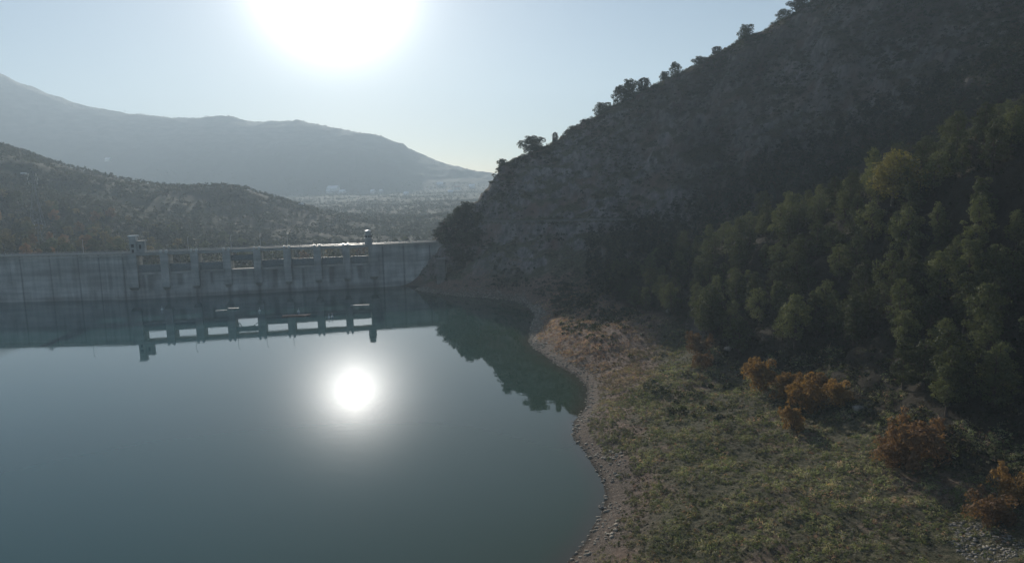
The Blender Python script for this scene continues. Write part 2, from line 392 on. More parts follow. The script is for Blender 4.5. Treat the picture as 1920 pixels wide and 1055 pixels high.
# cliff over the road, inlet slope below it
C((912, 370, 352), (905, 395, 347), (960, 345, 358), (1010, 320, 362), (1080, 290, 362), (1130, 330, 345))
ROAD_PX = [(846, 411, 372), (862, 411, 364), (885, 412, 354), (908, 414, 346), (935, 415, 340), (985, 416, 333), (1030, 415, 327), (1080, 413, 322), (1130, 412, 317), (1190, 412, 310)]
road = [P(*p) for p in ROAD_PX]
for p in road: ctl.append(tuple(p)); ctl.append((p[0] + 0.5, p[1] + 6, p[2]))
C((900, 480, 328), (960, 480, 322), (1030, 480, 312), (1090, 490, 300), (900, 530, 316), (960, 535, 308), (1020, 540, 290), (1060, 520, 288))
# knoll at the right end of the dam
for x, y, z in [(-54, 350, -1), (-50, 351, 0), (-46, 351, 1.5), (-43, 352, 4), (-40, 353, 10), (-37, 357, 20), (-34, 362, 25), (-28, 368, 29), (-24, 372, 31), (-42, 366, 21.5), (-48, 372, 12), (-40, 385, 18), (-55, 366, 4),  (-30, 385, 27), (-60, 385, -2), (-75, 380, -10),
                (-22, 345, 15), (-25, 352, 22), (-36, 344, 7), (-20, 395, 36), (-40, 420, 10), (-75, 420, -8), (-30, 460, 10), (-75, 500, -6), (-20, 540, 4), (-75, 600, -4), (-62, 362, -6), (-33, 350, 14)]:
    ctl.append((x, y, z))
hb = rbf_fit(ctl)
GX0, GX1, GY0, GY1, ST = -78.0, 330.0, -50.0, 610.0, 1.25
gx = np.arange(GX0, GX1 + .1, ST); gy = np.arange(GY0, GY1 + .1, ST)
X, Y = np.meshgrid(gx, gy); Z = hb(X, Y)
def seg_dist(X, Y, poly):
    best = np.full(X.shape, 1e9); zz = np.zeros(X.shape)
    for a, b in zip(poly[:-1], poly[1:]):
        d = b[:2] - a[:2]; L = d @ d; t = np.clip(((X - a[0]) * d[0] + (Y - a[1]) * d[1]) / L, 0, 1)
        r = np.hypot(X - a[0] - d[0] * t, Y - a[1] - d[1] * t); k = r < best
        best[k] = r[k]; zz[k] = (a[2] + (b[2] - a[2]) * t)[k]
    return best, zz
gyy, gxx = np.gradient(Z, ST); slope = np.hypot(gxx, gyy)
dshore, _ = seg_dist(X, Y, shore)
steep = np.clip((slope - 0.35) / 0.5, 0, 1)
amp = np.clip(dshore / 12, 0.08, 1)
Z = Z + amp * (fbm(X / 14, Y / 14, 4) * 0.9 + fbm(X / 3.2, Y / 3.2, 3) * 0.28 * (1 + steep))
# ribs and gullies on the steep ground
rib = np.abs(fbm((X - 0.25 * Y) / 17, (Y + 0.3 * X) / 34, 4)); Z = Z + steep * np.clip(dshore / 30, 0, 1) * (rib - 0.3) * 7.5
rd, rz = seg_dist(X, Y, np.array(road) + np.array([0.3, 3.0, 0]))
k = np.clip((rd - 3.4) / 3.0, 0, 1); k = k * k * (3 - 2 * k); Z = Z * k + (rz - 0.25) * (1 - k)
# rugged rock: push along the normal
gyy, gxx = np.gradient(Z, ST); nn = np.sqrt(1 + gxx ** 2 + gyy ** 2); NX, NY, NZ = -gxx / nn, -gyy / nn, 1 / nn
rug = np.clip((np.hypot(gxx, gyy) - 0.55) / 0.5, 0, 1) * k * np.clip(dshore / 25, 0, 1)
d3 = fbm3(X / 9, Y / 9, Z / 14, 5, 0.6) * 4.2 + (np.abs(fbm3(X / 7, Y / 7, Z / 3.2 + X / 20, 4)) - .3) * 3.4
VX, VY, VZ = X + NX * d3 * rug, Y + NY * d3 * rug, Z + NZ * d3 * rug
def zat(x, y):
    i = (x - GX0) / ST; j = (y - GY0) / ST
    i0 = int(min(max(i, 0), len(gx) - 2)); j0 = int(min(max(j, 0), len(gy) - 2)); u = i - i0; v = j - j0
    return (Z[j0, i0] * (1 - u) + Z[j0, i0 + 1] * u) * (1 - v) + (Z[j0 + 1, i0] * (1 - u) + Z[j0 + 1, i0 + 1] * u) * v
def zat_a(x, y):
    i = np.clip((x - GX0) / ST, 0, len(gx) - 1.001); j = np.clip((y - GY0) / ST, 0, len(gy) - 1.001)
    i0 = i.astype(int); j0 = j.astype(int); u = i - i0; v = j - j0
    return (Z[j0, i0] * (1 - u) + Z[j0, i0 + 1] * u) * (1 - v) + (Z[j0 + 1, i0] * (1 - u) + Z[j0 + 1, i0 + 1] * u) * v
def in_poly(x, y, poly):
    x = np.asarray(x, float); y = np.asarray(y, float); c = np.zeros(x.shape, bool); n = len(poly)
    for i in range(n):
        x1, y1 = poly[i]; x2, y2 = poly[(i + 1) % n]
        k = ((y1 > y) != (y2 > y)) & (x < (x2 - x1) * (y - y1) / (y2 - y1 + 1e-12) + x1); c ^= k
    return c
def proj_a(x, y, z):
    q = np.stack([x, y, z - CAMH], -1); c = q @ fw; return PX + F * (q @ cr) / c, PY - F * (q @ cu) / c
def grid_faces(nr, nc):
    a = np.arange(nr * nc).reshape(nr, nc)
    return np.stack([a[:-1, :-1], a[:-1, 1:], a[1:, 1:], a[1:, :-1]], -1).reshape(-1, 4)
# plan outline of the pine wood (where tree feet may stand)
WOOD_PX = [(1140, 525), (1250, 494), (1350, 458), (1450, 428), (1560, 388), (1660, 340), (1780, 294), (1900, 250), (2050, 190), (2050, 760), (1900, 770), (1780, 790), (1700, 740), (1640, 660), (1540, 648),
           (1470, 655), (1400, 690), (1345, 650), (1250, 600), (1150, 570)]
ppx, ppy = proj_a(X, Y, Z)
front = (Y > 20)
wood = in_poly(ppx, ppy, WOOD_PX) & front & (Y < 262)
LITTER_SHADE_PX = [(1120, 470), (1250, 430), (1500, 330), (1700, 220), (1920, 120), (2300, 0), (3400, -300), (3400, 1400), (2400, 1150), (2100, 960), (1900, 905), (1800, 880), (1700, 850), (1640, 800), (1560, 760), (1450, 700), (1380, 690), (1330, 640), (1250, 590), (1130, 560)]
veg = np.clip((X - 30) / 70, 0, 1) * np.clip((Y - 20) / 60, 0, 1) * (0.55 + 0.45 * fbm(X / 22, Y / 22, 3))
litter_shade = (in_poly(ppx, ppy, LITTER_SHADE_PX) & front & (Y < 270) & (X < 170)).astype(float)  # wood floor plus the tree shadow below it, darkened by colour
for _ in range(4): litter_shade = (litter_shade + np.roll(litter_shade, 1, 0) + np.roll(litter_shade, -1, 0) + np.roll(litter_shade, 1, 1) + np.roll(litter_shade, -1, 1)) / 5
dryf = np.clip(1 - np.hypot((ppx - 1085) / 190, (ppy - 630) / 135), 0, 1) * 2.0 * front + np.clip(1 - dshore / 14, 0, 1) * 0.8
litter_shade = np.maximum(litter_shade, np.clip(veg, 0, .75))
tint = np.stack([np.clip(dryf, 0, 1), litter_shade, np.clip(dshore / 20, 0, 1)], -1).reshape(-1, 3)
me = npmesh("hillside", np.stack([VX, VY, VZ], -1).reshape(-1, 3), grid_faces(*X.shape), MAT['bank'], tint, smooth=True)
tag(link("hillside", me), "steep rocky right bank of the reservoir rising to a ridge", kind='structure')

# ------------------------------------------------------------------ valley and mountain behind the dam
vc = []
def VC(*l):
    for px, py, D in l: vc.append(tuple(P(px, py, D)))
VC((-150, 478, 400), (0, 480, 420), (120, 480, 430), (240, 480, 450), (400, 478, 560), (520, 474, 620), (650, 470, 650), (780, 465, 600), (860, 470, 560),
   (0, 430, 520), (150, 435, 560), (300, 432, 620), (420, 430, 700), (560, 430, 760), (700, 437, 800), (800, 432, 850), (-150, 420, 500),
   (0, 345, 680), (60, 305, 760), (-20, 268, 830), (-200, 215, 850), (120, 350, 740), (60, 300, 830), (120, 324, 850), (180, 339, 860), (250, 375, 740), (250, 346, 880), (330, 352, 880), (400, 392, 780), (420, 350, 900), (470, 358, 920),
   (520, 395, 850), (540, 378, 950), (620, 402, 960), (700, 424, 920), (560, 408, 1150), (650, 405, 1150), (760, 410, 1100), (850, 405, 1050), (920, 400, 1000),
   (480, 392, 1400), (600, 388, 1500), (750, 385, 1500), (880, 380, 1400), (1000, 385, 1300), (300, 395, 1400), (100, 400, 1400), (-200, 400, 1400),
   (650, 366, 2100), (800, 366, 2100), (920, 362, 2000), (400, 368, 2100), (150, 372, 2100), (-200, 376, 2100), (1100, 362, 2000),
   (625, 360, 2450), (720, 361, 2450), (480, 352, 2500), (850, 352, 2500), (950, 348, 2500), (200, 340, 2450), (-150, 330, 2450), (1200, 350, 2500))
for px, D in ((-100, 380), (100, 385), (300, 400), (500, 420), (700, 440)):
    p = P(px, 480, D); vc.append((p[0], p[1], -12 if px > 200 else 8))
MSKY = [(-300, 60, 3100), (-150, 95, 3150), (-60, 118, 3180), (0, 137, 3200), (40, 160, 3200), (100, 183, 3220), (180, 206, 3250), (280, 217, 3300), (370, 224, 3350), (415, 217, 3350), (440, 221, 3350), (470, 231, 3350), (510, 228, 3400), (560, 226, 3400),
        (600, 235, 3350), (640, 244, 3300), (700, 253, 3250), (735, 264, 3200), (755, 271, 3185), (760, 276, 3180), (766, 288, 3170), (776, 295, 3150), (800, 301, 3120), (830, 312, 3100), (880, 322, 3050), (925, 331, 3000), (1000, 342, 2950), (1200, 345, 2900)]
VC(*MSKY)
for px, py, D in MSKY:
    p = P(px, py, D); vc.append((p[0] * 1.25, p[1] * 1.25, p[2] * 0.7))
VC((0, 250, 2750), (150, 280, 2750), (300, 290, 2800), (450, 290, 2800), (600, 300, 2780), (700, 315, 2750), (800, 330, 2750), (900, 342, 2750))
hv = rbf_fit(vc)
nc, nr = 620, 430
aa = np.linspace(-1.05, 0.42, nc); DD = 372 * (4600 / 372) ** np.linspace(0, 1, nr)
A2, D2 = np.meshgrid(aa, DD); VXX = A2 * D2; VYY = D2.copy(); VZZ = hv(VXX, VYY)
far_m = np.clip((D2 - 2500) / 400, 0, 1)
VZZ = VZZ + np.clip((D2 - 400) / 300, 0.1, 1) * fbm(VXX / 90, VYY / 90, 5) * 5 + far_m * (0.30 - np.abs(fbm(VXX / 420, VYY / 700, 5, 0.55))) * 95 * np.clip((3150 - D2) / 400 + 0.06, 0.06, 1)
VZZ = VZZ + far_m * fbm(VXX / 60, VYY / 60, 4) * 9
ins = (VXX > GX0 + 2) & (VYY < GY1)
VZZ = np.where(ins, np.minimum(VZZ, zat_a(VXX, np.minimum(VYY, GY1)) - 6), VZZ)
# keep the reservoir side clear behind the dam line
rockf = np.clip((VZZ - 170) / 160, 0, 1) * far_m
split = int(np.searchsorted(DD, 2350))
for nm, a, b, lb in (("valley", 0, split + 1, "wooded valley floor and low hills behind the dam"), ("mountain", split, nr, "long hazy mountain ridge across the horizon")):
    v = np.stack([VXX[a:b], VYY[a:b], VZZ[a:b]], -1).reshape(-1, 3)
    me = npmesh(nm, v, grid_faces(b - a, nc), MAT['far'], np.repeat(rockf[a:b].reshape(-1, 1), 3, 1), smooth=True)
    tag(link(nm, me), lb, kind='structure')
def zv(x, y):
    D = y; a = x / y; i = (a - aa[0]) / (aa[1] - aa[0]); j = math.log(D / 372) / math.log(4600 / 372) * (nr - 1)
    i0 = int(min(max(i, 0), nc - 2)); j0 = int(min(max(j, 0), nr - 2)); u = i - i0; v = j - j0
    return (VZZ[j0, i0] * (1 - u) + VZZ[j0, i0 + 1] * u) * (1 - v) + (VZZ[j0 + 1, i0] * (1 - u) + VZZ[j0 + 1, i0 + 1] * u) * v
def valley_hit(px, py, d0=400, d1=3400):
    """walk the ray of a pixel until it meets the valley sheet"""
    D = d0
    while D < d1:
        p = P(px, py, D)
        if zv(p[0], p[1]) >= p[2]: return np.array([p[0], p[1], zv(p[0], p[1])])
        D *= 1.004
    p = P(px, py, d1); return np.array([p[0], p[1], zv(p[0], p[1])])
def bank_hit(px, py, d0=60, d1=520):
    D = d0
    while D < d1:
        p = P(px, py, D)
        if GX0 < p[0] < GX1 and zat(p[0], p[1]) >= p[2]: return np.array([p[0], p[1], zat(p[0], p[1])])
        D += 0.7
    return None

# ------------------------------------------------------------------ dam path and water
DP = [np.array([-420., 327.]), np.array([-187., 327.]), np.array([-26., 361.8])]
def dam_at(px, z=14.0):
    """point of the crest line seen in pixel column px"""
    lo, hi = -400.0, -27.0
    def pt(x):
        if x < DP[1][0]: return np.array([x, 327.0])
        t = (x - DP[1][0]) / (DP[2][0] - DP[1][0]); return DP[1] + (DP[2] - DP[1]) * t
    for _ in range(50):
        m = (lo + hi) / 2; q = pt(m)
        if proj([q[0], q[1], z])[0] < px: lo = m
        else: hi = m
    return pt((lo + hi) / 2)
wv = [(-1500, -600), (400, -600), (400, 290), (40, 320), (-20, 366), (DP[1][0], 330), (-420, 330), (-1500, 330)]
# water sheet: grid inside the outline so that shallow water can be tinted
wx = np.concatenate([np.linspace(-1500, -120, 20), np.arange(-115, 60, 2.5), np.linspace(70, 400, 8)])
wy = np.concatenate([np.linspace(-600, -50, 10), np.arange(-45, 372, 2.5)])
WX, WY = np.meshgrid(wx, wy)
lim = np.where(WX < DP[1][0], 331.0, np.where(WX < -20, 331 + (WX - DP[1][0]) * 0.216, 366 - (WX + 20) * 0.1))
WYc = np.minimum(WY, lim)
hz = zat_a(WX, WYc); sh_ = np.where((WX > GX0) & (WYc > GY0), np.clip(1 + hz / 1.6, 0, 1), 0) ** 1.5
me = npmesh("water", np.stack([WX, WYc, np.zeros_like(WX)], -1).reshape(-1, 3), grid_faces(*WX.shape), MAT['water'], np.stack([sh_, np.exp(-seg_dist(WX, WYc, shore)[0] / 45.0), sh_], -1).reshape(-1, 3), smooth=True)
tag(link("water", me), "calm teal reservoir water mirroring dam and sky", kind='structure')

# ------------------------------------------------------------------ the dam
dam = empty("dam", (DP[1][0], DP[1][1], 0))
tag(dam, "long grey concrete dam with gated spillway bays across the reservoir", "dam")
O3 = np.array([DP[1][0], DP[1][1], 0.0])
dL = np.array([1.0, 0.0]); nL = np.array([0.0, -1.0])
dR = (DP[2] - DP[1]) / np.linalg.norm(DP[2] - DP[1]); nR = np.array([dR[1], -dR[0]])
LEN_R = np.linalg.norm(DP[2] - DP[1])
def loc(s, off, z):
    """s along the crest from the kink (negative = left), off towards the reservoir"""
    if s < 0: p = dL * s + nL * off
    else: p = dR * s + nR * off
    return (p[0], p[1], z)
def sofpx(px, z=14.0):
    q = dam_at(px, z); s = q - DP[1]; return float(s @ dR) if s[0] > 0 else float(s[0])
def dbox(mb, s0, s1, o0, o1, z0, z1):
    c = [loc(s0, o1, z0), loc(s1, o1, z0), loc(s1, o0, z0), loc(s0, o0, z0), loc(s0, o1, z1), loc(s1, o1, z1), loc(s1, o0, z1), loc(s0, o0, z1)]
    mb.hexa(c)
PIER_PX = [250, 311, 367, 427, 484, 540, 596, 650, 700]
PS = [sofpx(p) for p in PIER_PX]; PS[0] = max(PS[0], 2.9)
TOP = 22.0; SILL = 12.6
JOINTS = [sofpx(px) for px in (40, 95, 148, 187, 232)] + [sofpx(px) for px in (718, 757, 806)]
def face_grid(s0, s1, z0, z1, off, name, bays=False):
    ns = int((s1 - s0) / 0.4) + 2; nz = int((z1 - z0) / 0.4) + 2
    S, ZZ = np.meshgrid(np.linspace(s0, s1, ns), np.linspace(z0, z1, nz))
    v = np.array([loc(s, off, z) for s, z in zip(S.ravel(), ZZ.ravel())])
    st = np.ones(S.shape)
    for j in JOINTS: st *= 1 - 0.62 * np.exp(-((S - j) / 0.35) ** 2)
    st *= 1 - 0.30 * np.exp(-((ZZ - 1.0) / 1.2) ** 2) - 0.22 * np.exp(-((ZZ - 14.2 + fbm(S / 20, S * 0 + 3, 2)) / 1.4) ** 2)
    st *= 1 + 0.22 * np.exp(-((ZZ - 4.5) / 2.0) ** 2)
    if bays:
        for k in range(8):
            c = (PS[k] + PS[k + 1]) / 2; w = 1.25 + 0.5 * math.sin(k * 2.3)
            st *= 1 - (0.5 if k not in (3,) else 0.1) * np.exp(-((S - c - .6 * math.sin(k * 5)) / w) ** 4) * np.clip((ZZ - 2.5 - 2 * math.sin(k)) / 2.5, 0, 1)
        for p in PS: st *= 1 - 0.45 * np.exp(-((S - p) / 0.8) ** 4) * np.clip((6.5 - ZZ) / 1, 0, 1)
    streak = fbm(S / 0.9, ZZ / 30, 3); st *= 1 + 0.22 * streak; st *= 1 + .28 * fbm(S / 9, ZZ / 3.5, 4); st *= 1 - .35 * np.clip(fbm(S / 2.2 + 5, ZZ / 40, 3) - .15, 0, 1) * 2 * np.clip((ZZ - 3) / 8, 0, 1)
    return npmesh(name, v, grid_faces(*S.shape)[:, ::-1], MAT['wall'], np.clip(st, 0.2, 1.3).ravel())
def section(s0, s1, prof, name, mat):
    """solid body of the dam between two stations, profile (offset, height)"""
    n = len(prof); v = [loc(s0, o, z) for o, z in prof] + [loc(s1, o, z) for o, z in prof]
    f = [(i, (i + 1) % n, n + (i + 1) % n, n + i) for i in range(n)] + [tuple(range(n)), tuple(range(2 * n - 1, n - 1, -1))]
    mb = MB(); mb.add(v, f); return mb.build(name, mat, dam)
# bodies sit 3 cm behind the weathered upstream faces
full = [(-0.03, -6), (-0.03, TOP), (-7.5, TOP), (-7.5, 16), (-24, -14), (-0.03, -14)]
over = [(-0.03, -6), (-0.03, SILL - 0.02), (-3.5, SILL - 0.02), (-8, 9), (-24, -14), (-0.03, -14)]
section(-233, -0.02, full, "wall", MAT['conc']); section(0.0, PS[0] - 2.4, full, "wall", MAT['conc'])
section(PS[8] + 2.2, LEN_R, full, "wall", MAT['conc']); section(PS[0] + 0.2, PS[8] - 0.2, over, "spillway", MAT['conc'])
for s0, s1, z1, nm, by in ((-232.9, -0.02, TOP, "upstream_face", False), (0.0, PS[0] - 2.4, TOP, "upstream_face", False), (PS[8] + 2.2, LEN_R, TOP, "upstream_face", False), (PS[0] - 2.4, PS[8] + 2.2, SILL, "spillway_face", True)):
    link(nm, face_grid(s0, s1, -6, z1, 0.0, nm, by), dam)
# cornice along the plain walls
mb = MB(); dbox(mb, -233, -0.02, 0.02, 0.75, TOP - 1.25, TOP - 0.75); dbox(mb, 0.0, PS[0] - 2.7, 0.02, 0.75, TOP - 1.25, TOP - 0.75); mb.build("cornice", MAT['conc'], dam)
mb = MB(); dbox(mb, PS[8] + 2.9, LEN_R, 0.02, 0.5, TOP - 1.0, TOP - 0.6); mb.build("cornice", MAT['conc'], dam)
# ledge of the spillway sill
mb = MB()
for k in range(8): dbox(mb, PS[k] + 1.9, PS[k + 1] - 1.9, 0.02, 0.55, SILL - 0.9, SILL + 0.02)
mb.build("sill", MAT['conc'], dam)
# deck slab and road
mb = MB(); dbox(mb, PS[0] + 1.0, PS[8] - 1.0, -7.6, 0.9, TOP - 0.95, TOP - 0.1); mb.build("deck", MAT['conc'], dam)
mb = MB(); dbox(mb, -233, -0.05, -6.8, -0.5, TOP + 0.005, TOP + 0.10); dbox(mb, 0.0, LEN_R, -6.8, -0.5, TOP + 0.005, TOP + 0.10); mb.build("roadway", MAT['deck'], dam)
# kerb walls and railings either side
for nm, o0, o1 in (("parapet", 0.15, 0.50), ("parapet", -7.55, -7.2)):
    mb = MB(); dbox(mb, -233, -0.05, o0, o1, TOP - 0.08, TOP + 0.55); dbox(mb, 0.0, LEN_R, o0, o1, TOP - 0.08, TOP + 0.55); mb.build(nm, MAT['deck'], dam)
for off in (0.32, -7.4):
    mb = MB()
    for a, b in ((-232, -1), (0.5, LEN_R - 1)):
        n = int((b - a) / 2.4)
        for i in range(n + 1):
            s = a + (b - a) * i / n; mb.tube(loc(s, off, TOP + .5), loc(s, off, TOP + 1.15), 0.045, n=4)
        for h in (0.85, 1.15): mb.tube(loc(a, off, TOP + h), loc(b, off, TOP + h), 0.04, n=4)
    mb.build("railing", MAT['galv'], dam)
# piers
for k, s in enumerate(PS):
    w = 2.55 if k in (0, 8) else 1.75; bot = 5.4 + (0.4 if k in (0, 8) else 0)
    if k in (0, 8): w = 2.3
    mb = MB()
    dbox(mb, s - w, s + w, -7.4, 1.9, SILL - 0.5, TOP - 0.12)
    dbox(mb, s - w, s + w, -0.4, 1.9, bot, SILL - 0.505)
    c = [loc(s - w * .6, .1, bot - 1.7), loc(s + w * .6, .1, bot - 1.7), loc(s + w * .6, 0.0, bot - 1.7), loc(s - w * .6, 0.0, bot - 1.7), loc(s - w, 1.9, bot - .01), loc(s + w, 1.9, bot - .01), loc(s + w, 0.0, bot - .01), loc(s - w, 0.0, bot - .01)]
    mb.hexa(c)
    mb.build("pier", MAT['conc'], dam)
    # gate hoist on the deck above each pier
    if k not in (0, 8):
        h = MB()
        for q in (-1.2, 1.2):
            dbox(h, s + q - 0.55, s + q + 0.55, 0.6, 1.7, TOP - 0.1, TOP + 1.3)
            h.tube(loc(s + q, 1.1, TOP + 1.3), loc(s + q, 1.1, TOP + 1.75), 0.25)
        h.tube(loc(s - 1.2, 1.1, TOP + 0.9), loc(s + 1.2, 1.1, TOP + 0.9), 0.12)
        h.build("gate_hoist", MAT['galv'], dam)
# radial gates, the one of the fourth bay lifted
for k in range(8):
    a = PS[k] + (2.35 if k == 0 else 1.8); b = PS[k + 1] - (2.35 if k == 7 else 1.8)
    up = 4.1 if k == 3 else 0.0; hh = 3.9 if k != 3 else 2.7
    mb = MB(); n = 6
    for i in range(n):
        t0 = i / n; t1 = (i + 1) / n
        f0 = 0.15 - 1.2 * (t0 - 0.3) ** 2; f1 = 0.15 - 1.2 * (t1 - 0.3) ** 2
        z0 = SILL + up + hh * t0; z1 = SILL + up + hh * t1
        mb.hexa([loc(a, f0 - .6, z0), loc(b, f0 - .6, z0), loc(b, f0 - .75, z0), loc(a, f0 - .75, z0), loc(a, f1 - .6, z1), loc(b, f1 - .6, z1), loc(b, f1 - .75, z1), loc(a, f1 - .75, z1)])
    gt = mb.build("gate", MAT['steel'], dam)
    for s in (a + .5, b - .5):
        ar = MB(); q = 2.2 if s < (a + b) / 2 else -2.2
        ar.tube(loc(s + q * (1.0 if k == 3 else 0.2), -0.85, SILL + up + 0.2), loc(s, -6.5, SILL + 3.0), 0.2, n=5)
        ar.tube(loc(s, -0.85, SILL + up + hh * .8), loc(s, -6.5, SILL + 3.0), 0.2, n=5)
        ar.build("gate_arm", MAT['steel'], gt)
# towers
def tower(s, kind):
    if kind == 1:
        mb = MB(); dbox(mb, s - 1.0, s + 1.9, -3.2, 0.3, TOP - .1, TOP + 8.2); tw = mb.build("tower", MAT['conc'], dam)
        mb = MB(); dbox(mb, s - 1.3, s + 2.2, -3.5, 0.6, TOP + 8.2, TOP + 8.75); mb.build("roof", MAT['roofm'], tw)
        mb = MB(); dbox(mb, s - .3, s + .9, 0.302, 0.36, TOP + 3.0, TOP + 4.6); dbox(mb, s - .2, s + .8, 0.302, 0.36, TOP + .1, TOP + 2.1); mb.build("window", MAT['dark'], tw)
        mb = MB(); dbox(mb, s + 1.95, s + 5.3, -3.6, -.3, TOP - .1, TOP + 5.8); hut = mb.build("hut", MAT['conc'], tw)
        mb = MB(); dbox(mb, s + 1.93, s + 5.6, -3.9, -.0, TOP + 5.8, TOP + 6.15); mb.build("hut_roof", MAT['conc'], tw)
        mb = MB(); dbox(mb, s + 3.0, s + 3.9, -.298, -.24, TOP + 2.2, TOP + 4.2); mb.build("window", MAT['dark'], tw)
    else:
        c = loc(s - 1.4, -1.6, TOP)
        mb = MB(); mb.lathe([(2.0, -.1), (2.0, 3.0), (2.25, 3.05), (2.25, 3.5), (1.75, 3.55), (1.75, 5.0), (2.1, 5.05), (2.1, 5.5), (1.5, 5.7), (1.5, 6.9)], 8, c); tw = mb.build("tower", MAT['conc'], dam)
        mb = MB(); mb.lathe([(1.75, 6.9), (1.75, 7.3), (0.3, 7.7)], 8, c); mb.build("roof", MAT['roofm'], tw)
        mb = MB()
        for i in range(8):
            t = math.pi * (i + .5) / 4; r = 1.64
            ct, st_ = math.cos(t), math.sin(t); p = (c[0] + r * ct, c[1] + r * st_)
            x0, y0 = p[0] - st_ * .4, p[1] + ct * .4; x1, y1 = p[0] + st_ * .4, p[1] - ct * .4
            mb.tube((x0, y0, TOP + 4.3), (x1, y1, TOP + 4.3), 0.42, n=4)
        mb.build("window", MAT['dark'], tw)
tower(PS[0] + 0.4, 1); tower(PS[8] - 0.6, 2)

# abutment wall beside the right end
bt = MB(); q = P(826, 500, 334)
x, y = q[0], q[1]
bt.hexa([(x - 2.2, y - 1, -4), (x + 2.2, y - 1, -4), (x + 2.2, y + 9, -4), (x - 2.2, y + 9, -4), (x - 2.0, y + 1.0, 15), (x + 2.0, y + 1.0, 15), (x + 2.0, y + 9, 15), (x - 2.0, y + 9, 15)])
bt.box(x - 2.3, x + 2.3, y + 0.7, y + 9.3, 15, 15.5)
tag(bt.build("abutment_wall", MAT['conc_d']), "tall narrow concrete buttress at the bank right of the dam", "buttress")

# lamp posts on the crest
def lamp(s, label):
    q = loc(s, -7.0, TOP); t = empty("street_lamp", (O3[0] + q[0], O3[1] + q[1], TOP + .1)); tag(t, label, "street lamp", "lamp posts along the dam crest")
    m = MB(); m.tube((0, 0, 0), (0, 0, 6.6), .11, .07, 6); m.tube((0, 0, 6.6), (0.9, -1.2, 6.9), .06, .05, 5); m.build("pole", MAT['galv'], t)
    m = MB(); m.box(.7, 1.2, -1.6, -1.0, 6.85, 7.0); m.build("lamp_head", MAT['galv'], t)
for px, lb in ((429, "slim lamp post on the dam crest left of the raised gate bay"), (485, "slim lamp post on the dam crest right of the raised gate bay"), (537, "slim lamp post on the crest two bays right of the raised gate"),
               (347, "slim lamp post on the crest second bay from the left tower"), (140, "slim lamp post on the plain crest left of the left tower")):
    lamp(sofpx(px, TOP), lb)

# pontoons and buoys on the water
def raft(px, py, L, Wd, mat, label, rz=0.1):
    q = W(px, py); t = empty("pontoon", (q[0], q[1], 0), rz); tag(t, label, "pontoon")
    m = MB()
    for i in range(int(L / 1.6)): m.box(-L / 2 + i * 1.6 + .05, -L / 2 + i * 1.6 + 1.5, -Wd / 2, Wd / 2, -.25, .3)
    m.build("float", mat, t)
    m = MB(); m.box(-L / 2, L / 2, -Wd / 2 + .3, Wd / 2 - .3, .303, .42); m.build("deck", mat, t)
raft(556, 592, 11, 3.0, MAT['float_b'], "long brown pontoon on the water left of the sun's reflection", 0.12)
raft(415, 583, 4.5, 1.8, MAT['conc'], "short grey pontoon nearest the left, off the open gate bay", 0.3)
raft(438, 579, 4.5, 1.6, MAT['steel'], "dull steel pontoon just right of a short grey one", 0.1)
raft(675, 573, 8, 2.4, MAT['conc'], "low grey pontoon under the right end of the spillway", 0.05)
def buoy(px, py, r, label):
    q = W(px, py); t = empty("buoy", (q[0], q[1], 0)); tag(t, label, "buoy", "white buoys off the dam")
    m = MB(); m.lathe([(r * .5, -.35), (r, -.1), (r, .45), (r * .55, .8), (r * .12, .9), (r * .12, 1.5)], 12); m.build("float", MAT['float_w'], t, smooth=True)
    m = MB(); m.lathe([(r * .2, 1.5), (r * .3, 1.65), (r * .1, 1.85)], 8); m.build("top_mark", MAT['galv'], t)
buoy(560, 585, .55, "white buoy just behind the long brown pontoon"); buoy(617, 596, .5, "left one of a pair of white buoys")
buoy(623, 595, .5, "right one of a pair of white buoys"); buoy(487, 584, .5, "lone white buoy between the grey and brown pontoons"); buoy(304, 581, .5, "white buoy farthest left, below the left spillway bays")
# ------------------------------------------------------------------ road along the cliff
rp = np.array(road) + np.array([0.3, 3.0, 0.0]); rp = np.array(sub(list(rp), 3.0))
tn = np.gradient(rp, axis=0); tn[:, 2] = 0; tn /= np.linalg.norm(tn, axis=1)[:, None]; sd = np.stack([-tn[:, 1], tn[:, 0], tn[:, 2] * 0], 1)
n = len(rp); v = np.concatenate([rp + sd * 2.8, rp - sd * 2.8]); v[:, 2] += 0.02
f = [(i, n + i, n + i + 1, i + 1) for i in range(n - 1)]
tag(link("road", npmesh("road", v, np.array(f), MAT['asphalt'])), "narrow road cut along the foot of the cliff", kind='structure')
gw = MB()
for i in range(n - 1):
    a, b = rp[i] - sd[i] * 3.1, rp[i + 1] - sd[i + 1] * 3.1; a2, b2 = rp[i] - sd[i] * 3.5, rp[i + 1] - sd[i + 1] * 3.5
    gw.hexa([(a2[0], a2[1], a2[2] - 1.5), (b2[0], b2[1], b2[2] - 1.5), (b[0], b[1], b[2] - 1.5), (a[0], a[1], a[2] - 1.5), (a2[0], a2[1], a2[2] + .75), (b2[0], b2[1], b2[2] + .75), (b[0], b[1], b[2] + .75), (a[0], a[1], a[2] + .75)])
tag(gw.build("guard_wall", MAT['conc_d']), "low pale stone guard wall along the cliff road", "wall")

